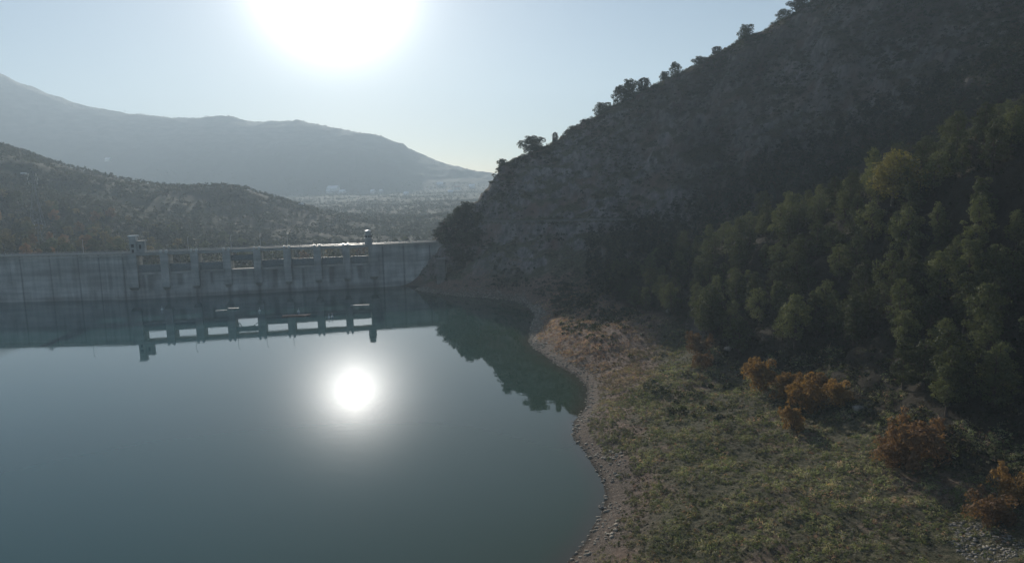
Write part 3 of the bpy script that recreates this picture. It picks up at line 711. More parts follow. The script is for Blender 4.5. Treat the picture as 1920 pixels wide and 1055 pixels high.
# ------------------------------------------------------------------ vegetation builders
def leafcloud(rng, centers, radii, counts, size, flat=0.8, asp=0.55, up=0.25):
    """leaf quads spread over the shells of many lobes"""
    V = []
    for c, r, k in zip(centers, radii, counts):
        d = rng.normal(size=(k, 3)); d[:, 2] += up; d /= np.linalg.norm(d, axis=1)[:, None]
        rad = r * (0.55 + 0.5 * rng.rand(k) ** 0.6); p = c + d * rad[:, None] * np.array([1, 1, flat])
        nrm2 = d + rng.normal(size=(k, 3)) * 0.55; nrm2 /= np.linalg.norm(nrm2, axis=1)[:, None]
        t = np.cross(nrm2, rng.normal(size=(k, 3))); t /= np.linalg.norm(t, axis=1)[:, None] + 1e-9; b = np.cross(nrm2, t)
        s = size * (0.6 + 0.8 * rng.rand(k))[:, None]
        V.append(np.stack([p - t * s - b * s * asp * .5, p + t * s * .2 - b * s * asp, p + t * s + b * s * asp * .3, p - t * s * .1 + b * s * asp], 1))
    v = np.concatenate(V).reshape(-1, 3); return v, np.arange(len(v)).reshape(-1, 4)
def make_pine(seed, h=9.0, R=2.7, lobes=30, leaves=150, size=0.2, mat='pine', bark='bark', base=0.22, shape='pine', flat=0.7):
    rng = np.random.RandomState(seed); cs, rs, ks = [], [], []
    lean = rng.normal(size=2) * 0.05 * h
    axis = lambda t: np.array([lean[0] * t * t, lean[1] * t * t, h * t])
    tr = MB(); prev = axis(0)
    for i in range(1, 7):
        q = axis(i / 6 * 0.94); tr.tube(prev, q, 0.026 * h * (1 - (i - 1) / 6.5), 0.026 * h * (1 - i / 6.5), 7); prev = q
    for i in range(lobes):
        t = base + (0.97 - base) * ((i + rng.rand()) / lobes); u = (t - base) / (1 - base)
        if shape == 'pine': prof = math.sin(math.pi * min(1, 0.18 + u * 0.80)) ** 0.75
        elif shape == 'aleppo': prof = (math.sin(math.pi * min(1, 0.22 + u * 0.74)) ** 0.9) * (1 + .38 * math.sin(i * 2.4 * 1.0 + seed) * (1 - u)) * (.8 + .4 * rng.rand())
        elif shape == 'cone': prof = 1.05 * (1 - u) ** 0.8 + 0.08
        elif shape == 'umbrella': prof = 0.35 + 0.9 * math.sin(math.pi * min(.95, .15 + u * .75))
        else: prof = math.sqrt(max(0.05, 1 - (u * 1.9 - 0.85) ** 2))
        an = i * 2.4 + rng.rand() * 1.2; rr = R * prof * (0.35 + 0.6 * rng.rand())
        c = axis(t) + np.array([math.cos(an) * rr, math.sin(an) * rr, rng.normal() * 0.02 * h])
        r = R * ((0.20 + 0.20 * rng.rand()) if shape == 'aleppo' else (0.30 + 0.20 * rng.rand())) * (0.75 + 0.35 * prof) * (0.7 if u > .85 else 1)
        cs.append(c); rs.append(r); ks.append(int(leaves * (r / (R * .42)) ** 2))
        if i % 2 == 0: tr.tube(axis(max(0.05, t - 0.10)), c, 0.008 * h, 0.003 * h, 4)
    v, f = leafcloud(rng, cs, rs, ks, size, flat)
    trunk = bpy.data.meshes.new("trunk"); trunk.from_pydata(tr.v, [], tr.f); trunk.update(); trunk.materials.append(MAT[bark])
    return npmesh("crown", v, f, MAT[mat]), trunk
def make_bush(seed, R=1.6, h=2.2, lobes=26, leaves=150, size=0.13, mat='orange', wispy=True):
    rng = np.random.RandomState(seed); cs, rs, ks = [], [], []; tr = MB()
    for i in range(lobes):
        an = rng.rand() * 6.28; u = rng.rand() ** .6; z = h * (0.2 + 0.75 * rng.rand()); rr = R * u * math.sqrt(max(.1, 1 - (z / h - .45) ** 2 * 1.6))
        c = np.array([math.cos(an) * rr, math.sin(an) * rr, z]); cs.append(c); rs.append(R * (.22 + .16 * rng.rand())); ks.append(leaves)
        if i % 3 == 0: tr.tube((0, 0, 0), c, .05, .015, 4)
        if wispy and i % 2 == 0:
            cs.append(c * np.array([1.08, 1.08, 1]) + np.array([0, 0, R * .32])); rs.append(R * .13); ks.append(leaves // 3)
    v, f = leafcloud(rng, cs, rs, ks, size, 0.85, 0.35, up=.5)
    st = bpy.data.meshes.new("stem"); st.from_pydata(tr.v, [], tr.f); st.update(); st.materials.append(MAT['bark'])
    return npmesh("foliage", v, f, MAT[mat]), st
def plant(name, kit, x, y, z, s, rz, label, cat, group=None, sz=1.0, parts=('crown', 'trunk')):
    t = empty(name, (x, y, z - 0.15 * s), rz); t.scale = (s, s, s * sz); tag(t, label, cat, group)
    for nm, me in zip(parts, kit): link(nm, me, t)
    return t
random.seed(5); RG = np.random.RandomState(11)
PINES = [make_pine(i, 9 + (i % 3) * .6, 2.15 + .28 * (i % 4), 46 + 4 * (i % 3), 100, 0.17, 'pine', base=.14 + .05 * (i % 3), shape='aleppo') for i in range(8)]
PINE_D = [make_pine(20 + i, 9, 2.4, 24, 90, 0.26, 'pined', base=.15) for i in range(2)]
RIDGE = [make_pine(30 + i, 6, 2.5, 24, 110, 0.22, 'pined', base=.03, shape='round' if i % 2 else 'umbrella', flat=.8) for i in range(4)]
CONE = make_pine(41, 9, 1.3, 22, 90, .22, 'pined', base=.08, shape='cone')
YEL = make_pine(54, 11, 5.0, 70, 110, 0.22, 'yellow', 'barkp', base=.22, shape='aleppo', flat=.75)
YELS = make_pine(51, 10, 3.2, 34, 130, 0.22, 'yellow', 'barkp', base=.2, shape='round', flat=.8)
BUSH_O = [make_bush(60 + i, 1.7, 2.5, 26, 120) for i in range(3)]
BUSH_R = [make_bush(70 + i, 1.8, 2.2, 26, 110, mat='rust') for i in range(2)]

# the pine wood on the spur
pts = []
for _ in range(9000):
    if len(pts) >= 290: break
    x = RG.uniform(22, 135); y = RG.uniform(60, 262); z = zat(x, y)
    a, b = proj((x, y, z))
    if not (1120 < a < 1990) or not in_poly(np.array([a]), np.array([b]), WOOD_PX)[0]: continue
    if ((a - 1600) / 70) ** 2 + ((b - 690) / 45) ** 2 < 1: continue
    mind = 3.9 + 1.2 * vnoise(np.array([x / 20]), np.array([y / 20]))[0] * 2
    if any((x - q[0]) ** 2 + (y - q[1]) ** 2 < mind ** 2 for q in pts): continue
    pts.append((x, y, z))
def wood_label(x, y, z):
    a, b = proj((x, y, z))
    up = np.interp(a, [1140, 1250, 1350, 1450, 1560, 1660, 1780, 1900, 2050], [525, 494, 458, 428, 388, 340, 294, 250, 190])
    lo = np.interp(a, [1150, 1250, 1345, 1400, 1470, 1540, 1640, 1700, 1780, 1900], [570, 600, 650, 690, 655, 648, 660, 740, 790, 770])
    if a > 1885: return "pine of the near wood beside or cut by the right frame edge"
    if a < 1300: return "small distant pine at the left tip of the near wood, above the headland"
    if b < up + 28: return "pine on the upper rim of the near wood, its crown against the dark slope"
    if b > lo - 45: return "pine in the lowest rows of the near wood, above the dark shaded ground"
    if a < 1500: return "pine in the packed left half of the near wood, crowns on every side"
    return "larger pine deep inside the right half of the near wood"
for i, (x, y, z) in enumerate(pts):
    s = RG.uniform(.72, 1.12) * (0.85 if y > 200 else 1.0)
    plant("pine_tree", PINES[i % 8], x, y, z, s, RG.uniform(0, 6.28), wood_label(x, y, z), "tree", "pines of the wood on the near right slope", RG.uniform(.9, 1.15))
# lower-edge pines that stand by themselves
for px, py, hpx, lb in ((1692, 735, 88, "pine standing by itself at the wood's lower edge, above the brown bush"), (1775, 770, 100, "tall twin-crowned pine at the lower edge above the largest brown bush"),
                        (1862, 765, 95, "tall pine at the lower edge close to the right frame side"), (1330, 640, 95, "pine at the lower edge right behind the reddish tamarisk"),
                        (1490, 660, 90, "pine at the lower edge above the group of orange bushes"), (1600, 650, 95, "pine hanging over the dark gap in the lower wood")):
    q = bank_hit(px, py)
    if q is None: continue
    d = math.hypot(q[0], q[1]); hm = hpx / F * d
    plant("pine_tree", PINES[int(px) % 8], q[0], q[1], q[2], hm / 9, px % 6, lb, "tree", "pines at the lower edge of the wood")
# shaded pines in the gully and under the cliff
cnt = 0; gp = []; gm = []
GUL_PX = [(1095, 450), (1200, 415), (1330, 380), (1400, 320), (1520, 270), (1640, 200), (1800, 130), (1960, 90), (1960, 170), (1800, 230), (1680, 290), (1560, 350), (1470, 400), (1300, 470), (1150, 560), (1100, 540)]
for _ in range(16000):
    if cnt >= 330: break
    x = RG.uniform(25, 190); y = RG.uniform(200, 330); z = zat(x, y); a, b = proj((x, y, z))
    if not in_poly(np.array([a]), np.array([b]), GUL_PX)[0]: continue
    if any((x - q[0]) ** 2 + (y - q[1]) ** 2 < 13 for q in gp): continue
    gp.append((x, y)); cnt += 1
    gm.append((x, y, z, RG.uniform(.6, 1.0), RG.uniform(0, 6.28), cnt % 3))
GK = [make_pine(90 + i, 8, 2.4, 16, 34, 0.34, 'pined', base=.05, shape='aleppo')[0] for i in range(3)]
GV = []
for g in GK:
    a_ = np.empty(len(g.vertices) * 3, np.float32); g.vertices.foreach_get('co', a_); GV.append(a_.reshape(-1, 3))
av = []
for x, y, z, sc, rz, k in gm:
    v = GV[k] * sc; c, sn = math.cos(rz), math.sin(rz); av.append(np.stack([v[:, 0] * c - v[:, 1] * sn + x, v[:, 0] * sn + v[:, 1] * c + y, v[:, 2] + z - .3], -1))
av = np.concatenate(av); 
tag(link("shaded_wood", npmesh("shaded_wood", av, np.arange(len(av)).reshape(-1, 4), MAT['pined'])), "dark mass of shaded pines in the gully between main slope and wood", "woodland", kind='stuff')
# the yellowing broadleaf trees
for px, py, hm, kit, lb in ((1672, 385, 12.5, YEL, "broad yellow-green tree with pale limbs rising above the pines"), (1430, 405, 9.5, YELS, "yellowish tree standing alone at the top left edge of the wood")):
    q = bank_hit(px, py)
    plant("broadleaf_tree", kit, q[0], q[1], q[2], hm / (11 if kit is YEL else 10), 1.0, lb, "tree")
# orange and rusty bushes
for px, py, wpx, kit, lb in ((1310, 660, 44, BUSH_R[0], "dull reddish bush nearest the headland, at the wood's edge"), (1318, 690, 34, BUSH_R[1], "low reddish bush in front of the dull reddish one"),
                             (1424, 728, 62, BUSH_O[0], "round bright orange bush standing alone"), (1472, 750, 52, BUSH_O[1], "orange bush at the left end of the cluster of orange bushes"),
                             (1520, 775, 74, BUSH_O[2], "largest orange bush in the middle of the cluster"), (1568, 762, 48, BUSH_O[0], "orange bush at the right end of the cluster"),
                             (1486, 806, 46, BUSH_O[1], "small orange bush lowest in the cluster, over the grass"), (1715, 868, 92, BUSH_R[1], "wide brownish-red bush below the lone pine"),
                             (1672, 872, 58, BUSH_R[0], "brownish bush against the left of the wide brownish-red bush"), (1908, 950, 66, BUSH_O[2], "tall orange bush cut by the right frame side"),
                             (1852, 985, 62, BUSH_R[0], "low rusty bush left of the tall orange one by the stones")):
    q = bank_hit(px, py)
    if q is None: continue
    d = math.hypot(q[0], q[1]); s = wpx / F * d / 3.3
    plant("tamarisk_bush", kit, q[0], q[1], q[2], s, px % 6, lb, "bush", "orange and rusty bushes below the wood", parts=('foliage', 'stem'), sz=1.1 if wpx < 100 else .8)
# trees on the skyline of the right ridge
SK = [(1000, 281, 30, 0, "dense round pine alone on the ridge just above the cliff edge", 1.5), (1040, 262, 20, 1, "small thin tree beside the first big step of the ridge", .7), (1130, 205, 22, 2, "low wide shrub-like tree left of the skyline clump", 1.6),
      (1164, 190, 34, 3, "left and tallest tree of the skyline clump", 1), (1182, 184, 38, 0, "middle tree of the skyline clump", .9), (1205, 174, 26, 1, "right tree of the skyline clump", 1.1), (1246, 152, 16, 2, "small bush on the skyline right of the clump", 1.2),
      (1266, 142, 24, 3, "little upright tree on the skyline right of the clump", .9), (1312, 118, 16, 0, "low bush on the skyline halfway up the ridge", 1.4), (1342, 104, 15, 1, "second low bush on the skyline halfway up the ridge", 1.5),
      (1398, 76, 26, 2, "leaning tree on the skyline below the top frame edge", 1.1), (1470, 38, 18, 3, "low bush next to the highest skyline trees", 1.7), (1500, 22, 24, 0, "highest tree on the skyline at the top frame edge", 1.4),
      (942, 318, 13, 0, "tiny bush at the very lip of the cliff", 1.3)]
for px, py, hpx, k, lb, wide in SK:
    D = float(np.interp(px, [p[0] for p in SKY_PX], [p[2] for p in SKY_PX])) - 2
    best = None
    for dd in np.arange(-22, 16, 1.0):      # true skyline: the spot of greatest elevation angle in this column
        p = P(px, py, D + dd); zz = zat(p[0], p[1]); e = (zz - CAMH) / (D + dd)
        if best is None or e > best[0]: best = (e, p[0], p[1], zz)
    _, x, y, zz = best; hm = hpx / F * y; s = hm / 6
    t = plant("ridge_tree", RIDGE[k], x, y, zz - hm * .10, s, k * 1.7, lb, "tree", "trees along the skyline of the ridge"); t.scale = (s * wide, s * wide, s)
# conifers on the knoll at the dam's right end
KN = [(876, 412, 34, 'R'), (857, 412, 24, 'R'), (866, 415, 24, 'R'), (840, 412, 14, 'C'), (832, 440, 26, 'P'), (845, 432, 28, 'P'), (858, 436, 30, 'P'), (872, 440, 34, 'P'), (885, 436, 32, 'P'), (895, 425, 26, 'R'), (822, 455, 26, 'P'), (835, 462, 30, 'P'),
      (850, 460, 30, 'P'), (866, 462, 32, 'P'), (882, 465, 30, 'P'), (898, 455, 28, 'P'), (845, 485, 26, 'P'), (862, 488, 26, 'R'), (880, 490, 24, 'P'), (812, 448, 12, 'R'), (905, 398, 20, 'C'), (900, 402, 18, 'C')]
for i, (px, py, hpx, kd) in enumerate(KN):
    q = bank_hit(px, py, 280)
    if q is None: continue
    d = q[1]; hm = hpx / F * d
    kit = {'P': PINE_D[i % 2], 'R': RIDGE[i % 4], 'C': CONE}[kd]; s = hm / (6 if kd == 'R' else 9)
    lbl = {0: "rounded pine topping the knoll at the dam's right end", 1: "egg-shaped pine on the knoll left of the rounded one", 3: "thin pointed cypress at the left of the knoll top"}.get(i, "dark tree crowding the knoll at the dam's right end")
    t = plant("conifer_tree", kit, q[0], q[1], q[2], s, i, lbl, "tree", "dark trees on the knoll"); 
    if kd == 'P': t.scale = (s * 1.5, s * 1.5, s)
# ------------------------------------------------------------------ ground cover and stones (uncountable)
def tuft_mesh(name, xs, ys, zs, rad, hgt, cols, k, size, mat, rng, flat=None):
    n = len(xs); d = rng.normal(size=(n, k, 3)); d[..., 2] = np.abs(d[..., 2]) + .1; d /= np.linalg.norm(d, axis=2)[..., None]
    p = np.stack([xs, ys, zs], -1)[:, None, :] + d * np.stack([rad, rad, hgt], -1)[:, None, :] * (0.6 + .45 * rng.rand(n, k, 1))
    nr2 = d + rng.normal(size=d.shape) * .5; nr2 /= np.linalg.norm(nr2, axis=2)[..., None]
    t = np.cross(nr2, rng.normal(size=d.shape)); t /= np.linalg.norm(t, axis=2)[..., None] + 1e-9; b = np.cross(nr2, t)
    s = (size[:, None] * (.6 + .8 * rng.rand(n, k)))[..., None]
    w_ = flat or .5; v = np.stack([p - t * s - b * s * w_ * .5, p + t * s * .2 - b * s * w_, p + t * s + b * s * w_ * .4, p - t * s * .1 + b * s * w_], 2)
    c = np.repeat(cols[:, None, :], k, 1) * (0.75 + .5 * rng.rand(n, k, 1)); c = np.repeat(c[:, :, None, :], 4, 2)
    v = v.reshape(-1, 3); return npmesh(name, v, np.arange(len(v)).reshape(-1, 4), mat, c.reshape(-1, 3))
def scatter(n, x0, x1, y0, y1, rng):
    x = rng.uniform(x0, x1, n); y = rng.uniform(y0, y1, n); z = zat_a(x, y); a, b = proj_a(x, y, z); return x, y, z, a, b
def pal(rng, n, table, w):
    i = rng.choice(len(table), n, p=np.array(w) / sum(w)); return np.array(table)[i]
RS = np.random.RandomState(3)
x, y, z, a, b = scatter(110000, 0, 80, 55, 285, RS)
dd, _ = seg_dist(x, y, shore); patch = fbm(x / 7, y / 7, 3); patch2 = fbm(x / 16 + 9, y / 16, 3); patch3 = fbm(x / 2.6, y / 2.6, 3); hd = np.clip(1 - np.hypot((a - 1085) / 140, (b - 622) / 95), 0, 1)
keep = (z > 0.9) & (a < 1980) & (b < 1120) & (patch > -2) & (~in_poly(a, b, WOOD_PX)) & (RS.rand(len(x)) < np.clip((dd - 1.2 - 3 * patch) / 5, 0, .9) * np.clip(.85 + 1.5 * patch3, .10, 1) * 1)
keep &= ~((((a - 1850) / 80) ** 2 + ((b - 1020) / 48) ** 2 < 1) & (RS.rand(len(x)) < .6))
keep &= RS.rand(len(x)) < np.clip(130 / np.maximum(y, 60), .35, 1)
x, y, z, a, b, pt, p2, p3 = [q[keep] for q in (x, y, z, a, b, patch, patch2, patch3)]
n = len(x)
cg = pal(RS, n, [(0.10, 0.12, 0.055), (0.15, 0.17, 0.08), (0.22, 0.23, 0.12), (0.28, 0.25, 0.17), (0.085, 0.07, 0.058), (0.23, 0.215, 0.18)], [3, 3, 2, 1.5, 1.5, 1.5])
cd = pal(RS, n, [(0.33, 0.195, 0.15), (0.42, 0.28, 0.215), (0.15, 0.095, 0.075), (0.26, 0.23, 0.13)], [2, 2, 2, 1])
wd = np.clip(2.0 * (1 - np.hypot((a - 1085) / 185, (b - 630) / 135)) + .5 * p2, 0, 1) + (RS.rand(n) < .08)
wd = np.clip(wd, 0, 1)[:, None]
cols = 1.22 * (cg * (1 - wd) + cd * wd) * (1 + .45 * p2[:, None]) * np.clip(.85 + .9 * p3[:, None], .3, 1.6)
rad = (.16 + .55 * RS.rand(n) ** 2.5) * (1 + .9 * np.clip(p3, -.5, 1)); hg = rad * RS.uniform(.6, 1.3, n)
tag(link("ground_cover", tuft_mesh("ground_cover", x, y, z - .05, rad, hg, np.clip(cols, .01, 1), 18, .13 + .12 * RS.rand(n), MAT['scrub'], RS, .14)), "low grass and scrub covering the bank between shore and wood", "ground cover", kind='stuff')
print("tufts", n)
# scrub on the cliff and the main slope
x, y, z, a, b = scatter(62000, -60, 320, 120, 420, RS)
patch = fbm(x / 18, y / 18, 4); rdx, _ = seg_dist(x, y, rp)
keep = (z > 3.5) & (a > 780) & (a < 2700) & (b > -60) & (rdx > 4) & (~in_poly(a, b, WOOD_PX) | (y > 265)) & (RS.rand(len(x)) < np.clip(.30 + patch * 1.3 + np.clip((x - 40) / 160, 0, .4), .06, .9) * np.where((y < 205) & (x < 75), .3, 1))
x, y, z = x[keep], y[keep], z[keep]; n = len(x)
cols = pal(RS, n, [(0.028, 0.036, 0.018), (0.04, 0.048, 0.022), (0.06, 0.06, 0.032), (0.08, 0.06, 0.04)], [3, 3, 2, 1])
rad = RS.uniform(.5, 1.5, n); 
tag(link("scrub", tuft_mesh("scrub", x, y, z, rad, rad * RS.uniform(.7, 1.2, n), cols, 26, .22 + .14 * RS.rand(n), MAT['scrub'], RS)), "dark scrub scattered over the cliff and the main slope", "scrub", kind='stuff')
print("scrub", n)
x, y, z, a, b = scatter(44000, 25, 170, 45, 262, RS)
keep = in_poly(a, b, LITTER_SHADE_PX) & (RS.rand(len(x)) < .62 + .5 * fbm(x / 6, y / 6, 3)); x, y, z = x[keep], y[keep], z[keep]; n = len(x); rad = .3 + .8 * RS.rand(n) ** 2
tag(link("shade_undergrowth", tuft_mesh("shade_undergrowth", x, y, z - .1, rad, rad * .9, pal(RS, n, [(0.022, 0.028, 0.014), (0.035, 0.04, 0.02), (0.045, 0.038, 0.026)], [3, 2, 1.5]), 16, .16 + .12 * RS.rand(n), MAT['scrub'], RS)), "low plants beneath and below the pine wood, tree shade put into their dark colour", "shade_undergrowth", kind='stuff')  # dark plants added to stand in for shadow cast by the pines
xs, ys = [], []
for px in np.arange(930, 1560, 2.2):
    D = float(np.interp(px, [p[0] for p in SKY_PX], [p[2] for p in SKY_PX])); best = None
    if vnoise(np.array([px / 26.0]), np.array([2.0]))[0] < -.12: continue
    for dd_ in np.arange(-20, 14, 1.5):
        p = P(px, 200, D + dd_); zz = zat(p[0], p[1]); e = (zz - CAMH) / (D + dd_)
        if best is None or e > best[0]: best = (e, p[0], p[1])
    for _ in range(2): xs.append(best[1] + RS.normal() * .8); ys.append(best[2] + RS.normal() * 2)
xs, ys = np.array(xs), np.array(ys); n = len(xs); rad = RS.uniform(.5, 1.1, n) + 1.1 * RS.rand(n) ** 4
tag(link("skyline_scrub", tuft_mesh("skyline_scrub", xs, ys, zat_a(xs, ys) - .2, rad, rad * .9, np.full((n, 3), .035) * [1, 1.2, .7], 60, .16 + .12 * RS.rand(n), MAT['scrub'], RS)), "low scrub fringing the skyline of the right ridge", "scrub", kind='stuff')
# stones
def rocks(name, x, y, z, s, mat, rng, label, cat):
    ph = (1 + 5 ** .5) / 2
    iv = np.array([(-1, ph, 0), (1, ph, 0), (-1, -ph, 0), (1, -ph, 0), (0, -1, ph), (0, 1, ph), (0, -1, -ph), (0, 1, -ph), (ph, 0, -1), (ph, 0, 1), (-ph, 0, -1), (-ph, 0, 1)], float) / 1.9
    fi = np.array([(0, 11, 5), (0, 5, 1), (0, 1, 7), (0, 7, 10), (0, 10, 11), (1, 5, 9), (5, 11, 4), (11, 10, 2), (10, 7, 6), (7, 1, 8), (3, 9, 4), (3, 4, 2), (3, 2, 6), (3, 6, 8), (3, 8, 9), (4, 9, 5), (2, 4, 11), (6, 2, 10), (8, 6, 7), (9, 8, 1)])
    n = len(x); v = iv[None] * (0.65 + .6 * rng.rand(n, 12, 1)); an = rng.rand(n) * 6.28; c, sn = np.cos(an)[:, None], np.sin(an)[:, None]
    v = v * np.stack([1 + .5 * rng.rand(n), .8 + .3 * rng.rand(n), .45 + .3 * rng.rand(n)], -1)[:, None, :]
    vx = v[..., 0] * c - v[..., 1] * sn; vy = v[..., 0] * sn + v[..., 1] * c
    v = np.stack([vx, vy, v[..., 2]], -1) * s[:, None, None] + np.stack([x, y, z], -1)[:, None, :]
    f = (fi[None] + (np.arange(n) * 12)[:, None, None]).reshape(-1, 3)
    return tag(link(name, npmesh(name, v.reshape(-1, 3), f, mat)), label, cat, kind='stuff')
x, y, z, a, b = scatter(90000, -50, 45, 55, 340, RS); dd, _ = seg_dist(x, y, shore)
w = 3.6 + 3.8 * fbm(y / 13, y * 0, 3)
keep = (z > -.15) & (dd < np.maximum(w, 1.6)) & (z < 4)
x, y, z = x[keep][:16000], y[keep][:16000], z[keep][:16000]; n = len(x)
rocks("shore_stones", x, y, z, .07 + .34 * RS.rand(n) ** 4 + (y > 200) * .12, MAT['stone'], RS, "loose grey-brown stones strewn along the waterline", "stones")
x, y, z, a, b = scatter(40000, 45, 85, 55, 110, RS)
keep = ((a - 1845) / 90) ** 2 + ((b - 1015) / 50) ** 2 < 0.6 + .6 * fbm(x / 3, y / 3, 2)
x, y, z = x[keep][:900], y[keep][:900], z[keep][:900]; n = len(x)
rocks("pale_stones", x, y, z, .05 + .20 * RS.rand(n) ** 3.5, MAT['pale'], RS, "patch of pale rubble stones at the lower right of the bank", "stones")
def boulder(px, py, s, label, d0=60):
    q = bank_hit(px, py, d0)
    if q is None: return
    m = MB(); rng = np.random.RandomState(int(px)); pr = [(s * .5, -.3 * s), (s, 0), (s * .9, s * .45), (s * .5, s * .75), (s * .12, s * .85)]; m.lathe(pr, 9)
    m.v = [tuple(np.array(p) * (0.8 + .4 * rng.rand()) * np.array([1.3, .9, 1])) for p in m.v]
    o = m.build("boulder", MAT['pale'], None, tuple(q), px % 3); tag(o, label, "boulder")
boulder(910, 412, 2.4, "pale boulder at the bend of the cliff road", 300); boulder(1364, 655, .9, "pale boulder beside the dull reddish bush at the wood's edge")
boulder(1610, 771, .9, "flat pale boulder right of the orange bush cluster"); boulder(1127, 952, .5, "small pale boulder on the stony shoreline"); boulder(1252, 585, .8, "grey boulder at the top of the headland grass")

# ------------------------------------------------------------------ woodland and houses behind the dam
VT = [make_pine(80 + i, 9, 3.0, 18, 60, 0.42, m, base=.1, shape='round') for i, m in enumerate(('pine', 'pined', 'ochre', 'rust'))]
vp = []
for _ in range(6000):
    if len(vp) >= 190: break
    a = RG.uniform(-30, 800); D = RG.uniform(405, 640); p = P(a, 480, D); x, y = p[0], D; z = zv(x, y); qx, qy = proj((x, y, z + 6))
    if qy > 482 or (x > GX0 and y < 560): continue
    if any((x - q[0]) ** 2 + (y - q[1]) ** 2 < 49 for q in vp): continue
    vp.append((x, y, z)); left = a < 300
    k = RG.choice(4, p=[.3, .1, .4, .2] if left else [.55, .33, .08, .04])
    plant("valley_tree", VT[k], x, y, z, RG.uniform(.75, 1.35), RG.uniform(0, 6), ["green tree in the belt just behind the dam, many alike", "dark tree in the belt just behind the dam, many alike", "yellowing tree in the belt just behind the dam, many alike", "rusty tree in the belt just behind the dam, many alike"][k],
          "tree", ["green", "dark", "yellowing", "rusty"][k] + " trees in the belt behind the dam")
RV = np.random.RandomState(9); n = 52000
uu = RV.uniform(-.95, .2, n); D = 395 * (2600 / 395) ** RV.rand(n); x = uu * D; y = D
z = np.array([zv(p, q) for p, q in zip(x, y)]); pt = fbm(x / 80, y / 80, 4)
keep = (pt > -.05) | (RV.rand(n) < .25) | (y < 700); keep &= ~((x > GX0) & (y < GY1)); x, y, z, pt = x[keep], y[keep], z[keep], pt[keep]; n = len(x)
cols = pal(RV, n, [(0.036, 0.042, 0.026), (0.040, 0.048, 0.028), (0.048, 0.047, 0.031), (0.032, 0.038, 0.024)], [3, 3, 1.2, 2]); rad = RV.uniform(1.8, 3.8, n) * np.clip(y / 900, .45, 1)
tag(link("distant_wood", tuft_mesh("distant_wood", x, y, z + 1.5, rad, rad * 1.3, cols, 14, rad * .42, MAT['scrub'], RV)), "far-off woods and scrub over the valley and low hills", "woodland", kind='stuff')
x = []; 
for px in np.arange(-20, 935, 3.5):   # crowns breaking the mountain skyline
    D = float(np.interp(px, [p[0] for p in MSKY], [p[2] for p in MSKY])); p = P(px, 200, D); x.append((p[0] + RV.uniform(-8, 8), p[1] + RV.uniform(-60, 30)))
x = np.array(x); z = np.array([zv(*q) for q in x]); n = len(x); rad = RV.uniform(2, 6, n)
tag(link("ridge_scrub", tuft_mesh("ridge_scrub", x[:, 0], x[:, 1], z, rad, rad, np.full((n, 3), .04), 14, rad * .4, MAT['scrub'], RV)), "scrub fringe along the far mountain skyline", "scrub", kind='stuff')
def house(px, py, w, dp, h, label, roof='roofm', flat=False, rz=0.0, d0=600):
    q = valley_hit(px, py, d0); t = empty("house" if w < 25 else "warehouse", tuple(q), rz); tag(t, label, "house" if w < 25 else "warehouse")
    m = MB(); m.box(-w / 2, w / 2, -dp / 2, dp / 2, -4, h); m.build("wall", MAT['white'], t)
    m = MB(); r = h + (0.22 * dp if not flat else 1.0)
    m.add([(-w / 2 - .4, -dp / 2 - .5, h), (w / 2 + .4, -dp / 2 - .5, h), (w / 2 + .4, dp / 2 + .5, h), (-w / 2 - .4, dp / 2 + .5, h), (-w / 2 - .4, 0, r), (w / 2 + .4, 0, r)], [(0, 1, 5, 4), (2, 3, 4, 5), (0, 4, 3), (1, 2, 5), (3, 2, 1, 0)]); m.build("roof", MAT[roof], t)
    m = MB()
    for i in range(max(2, int(w / 5))):
        xx = -w / 2 + (i + .5) * w / max(2, int(w / 5)); m.box(xx - .7, xx + .7, -dp / 2 - .05, -dp / 2 + .1, h * .35, h * .7)
    m.build("window", MAT['dark'], t)
house(625, 358, 36, 45, 7, "long low white warehouse at the foot of the mountain", d0=1500); house(616, 362, 12, 26, 5, "small white shed below the left of the long warehouse", d0=1500)
house(642, 362, 20, 30, 5, "white shed below the right of the long warehouse", d0=1500); house(699, 362, 12, 28, 6, "white building midway along the mountain foot", d0=1500)
house(715, 360, 10, 22, 5, "small white building right of the midway one", d0=1500); house(565, 388, 5, 7, 4, "bright white hut on the shoulder of the low hill", d0=700)
house(492, 364, 14, 10, 5, "pale farmhouse just over the crest of the low hill", 'tile', d0=1500); house(762, 366, 14, 26, 5, "pale building at the left end of the eastern hamlet", 'roofm', d0=1500)
house(825, 348, 22, 34, 6, "pale building highest in the eastern hamlet", d0=1500); house(858, 355, 18, 30, 6, "pale building in the middle of the eastern hamlet", 'tile', d0=1500)
house(885, 352, 20, 30, 6, "pale building nearest the cliff in the eastern hamlet", d0=1500); house(203, 302, 16, 22, 6, "white farmhouse low on the left flank of the mountain", d0=1500)
house(845, 363, 16, 26, 5, "pale shed lowest in the eastern hamlet", d0=1500); house(45, 330, 4, 4, 2.5, "small white hut on the left hill", d0=650)
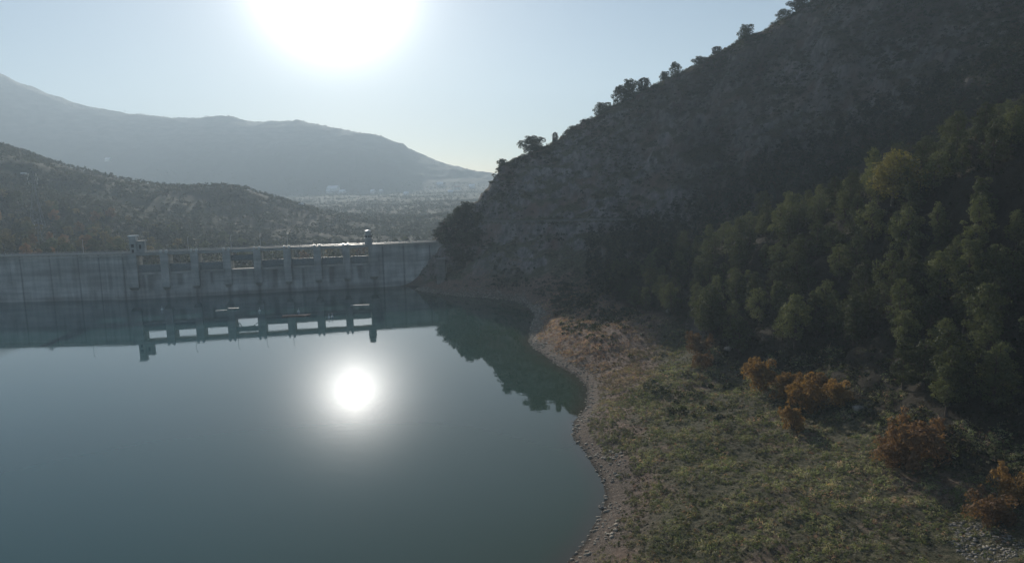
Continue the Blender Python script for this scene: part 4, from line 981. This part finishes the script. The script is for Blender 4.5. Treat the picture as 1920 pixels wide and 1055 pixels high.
# electricity pylons on the left
def pylon(px, py, hpx, label, arms, dmin=500):
    q = valley_hit(px, py, dmin); h = hpx / F * q[1]; t = empty("pylon", tuple(q), 0.35); tag(t, label, "pylon", "electricity pylons on the left hill")
    m = MB(); b0, b1 = h * .10, h * .016; r = max(.07, h * .0028)
    L = 9
    for i in range(L):
        u, w_ = i / L, (i + 1) / L; a = b0 + (b1 - b0) * min(1, u * 1.35); b = b0 + (b1 - b0) * min(1, w_ * 1.35)
        cs0 = [(a, a), (a, -a), (-a, -a), (-a, a)]; cs1 = [(b, b), (b, -b), (-b, -b), (-b, b)]
        for j in range(4):
            p0 = (*cs0[j], h * u); p1 = (*cs1[j], h * w_); m.tube(p0, p1, r, n=4)
            m.tube(p0, (*cs1[(j + 1) % 4], h * w_), r * .6, n=3); m.tube((*cs0[(j + 1) % 4], h * u), p1, r * .6, n=3)
    m.build("lattice_mast", MAT['pyl'], t); 
    for u, ln in arms:
        m = MB(); l = h * ln
        for s in (-1, 1):
            m.tube((0, 0, h * u), (s * l, 0, h * u), r, n=4); m.tube((0, 0, h * (u + .045)), (s * l, 0, h * u), r, n=4)
        am = m.build("cross_arm", MAT['pyl'], t)
        m = MB()
        for s in (-1, 1): m.tube((s * l, 0, h * u), (s * l, 0, h * u - h * .05), r * 1.6, n=5)
        m.build("insulator", MAT['white'], am)
pylon(72, 432, 108, "tall lattice pylon on the left hillside with three pairs of arms", ((.97, .055), (.90, .075), (.83, .06)), 420)
pylon(77, 462, 52, "shorter nearer lattice pylon showing pale insulators", ((.93, .10), (.80, .13), (.67, .10)), 410)
m = MB(); q = P(234, 208, 3240); zq = zv(q[0], q[1]); m.tube((q[0], q[1], zq - 2), (q[0], q[1], zq + 26), 1.1, .6, 5); m.tube((q[0] - 3, q[1], zq + 20), (q[0] + 3, q[1], zq + 20), .8, n=4)
tag(m.build("radio_mast", MAT['steel']), "tiny radio mast on the far mountain skyline", "mast")

# ------------------------------------------------------------------ haze
hzb = MB(); hzb.box(-4200, 1500, -300, 4900, -40, 760)
hm_ = bpy.data.materials.new("haze_air"); hm_.use_nodes = True; t = hm_.node_tree; t.nodes.clear()
o_ = N(t, 'ShaderNodeOutputMaterial'); pv = N(t, 'ShaderNodeVolumePrincipled'); pv.inputs['Color'].default_value = (0.70, 0.86, 1.0, 1)
pv.inputs['Density'].default_value = 0.00025; pv.inputs['Anisotropy'].default_value = 0.20
t.links.new(pv.outputs[0], o_.inputs['Volume'])
tag(hzb.build("haze", hm_), "thin blue air haze filling the valley", kind='stuff')
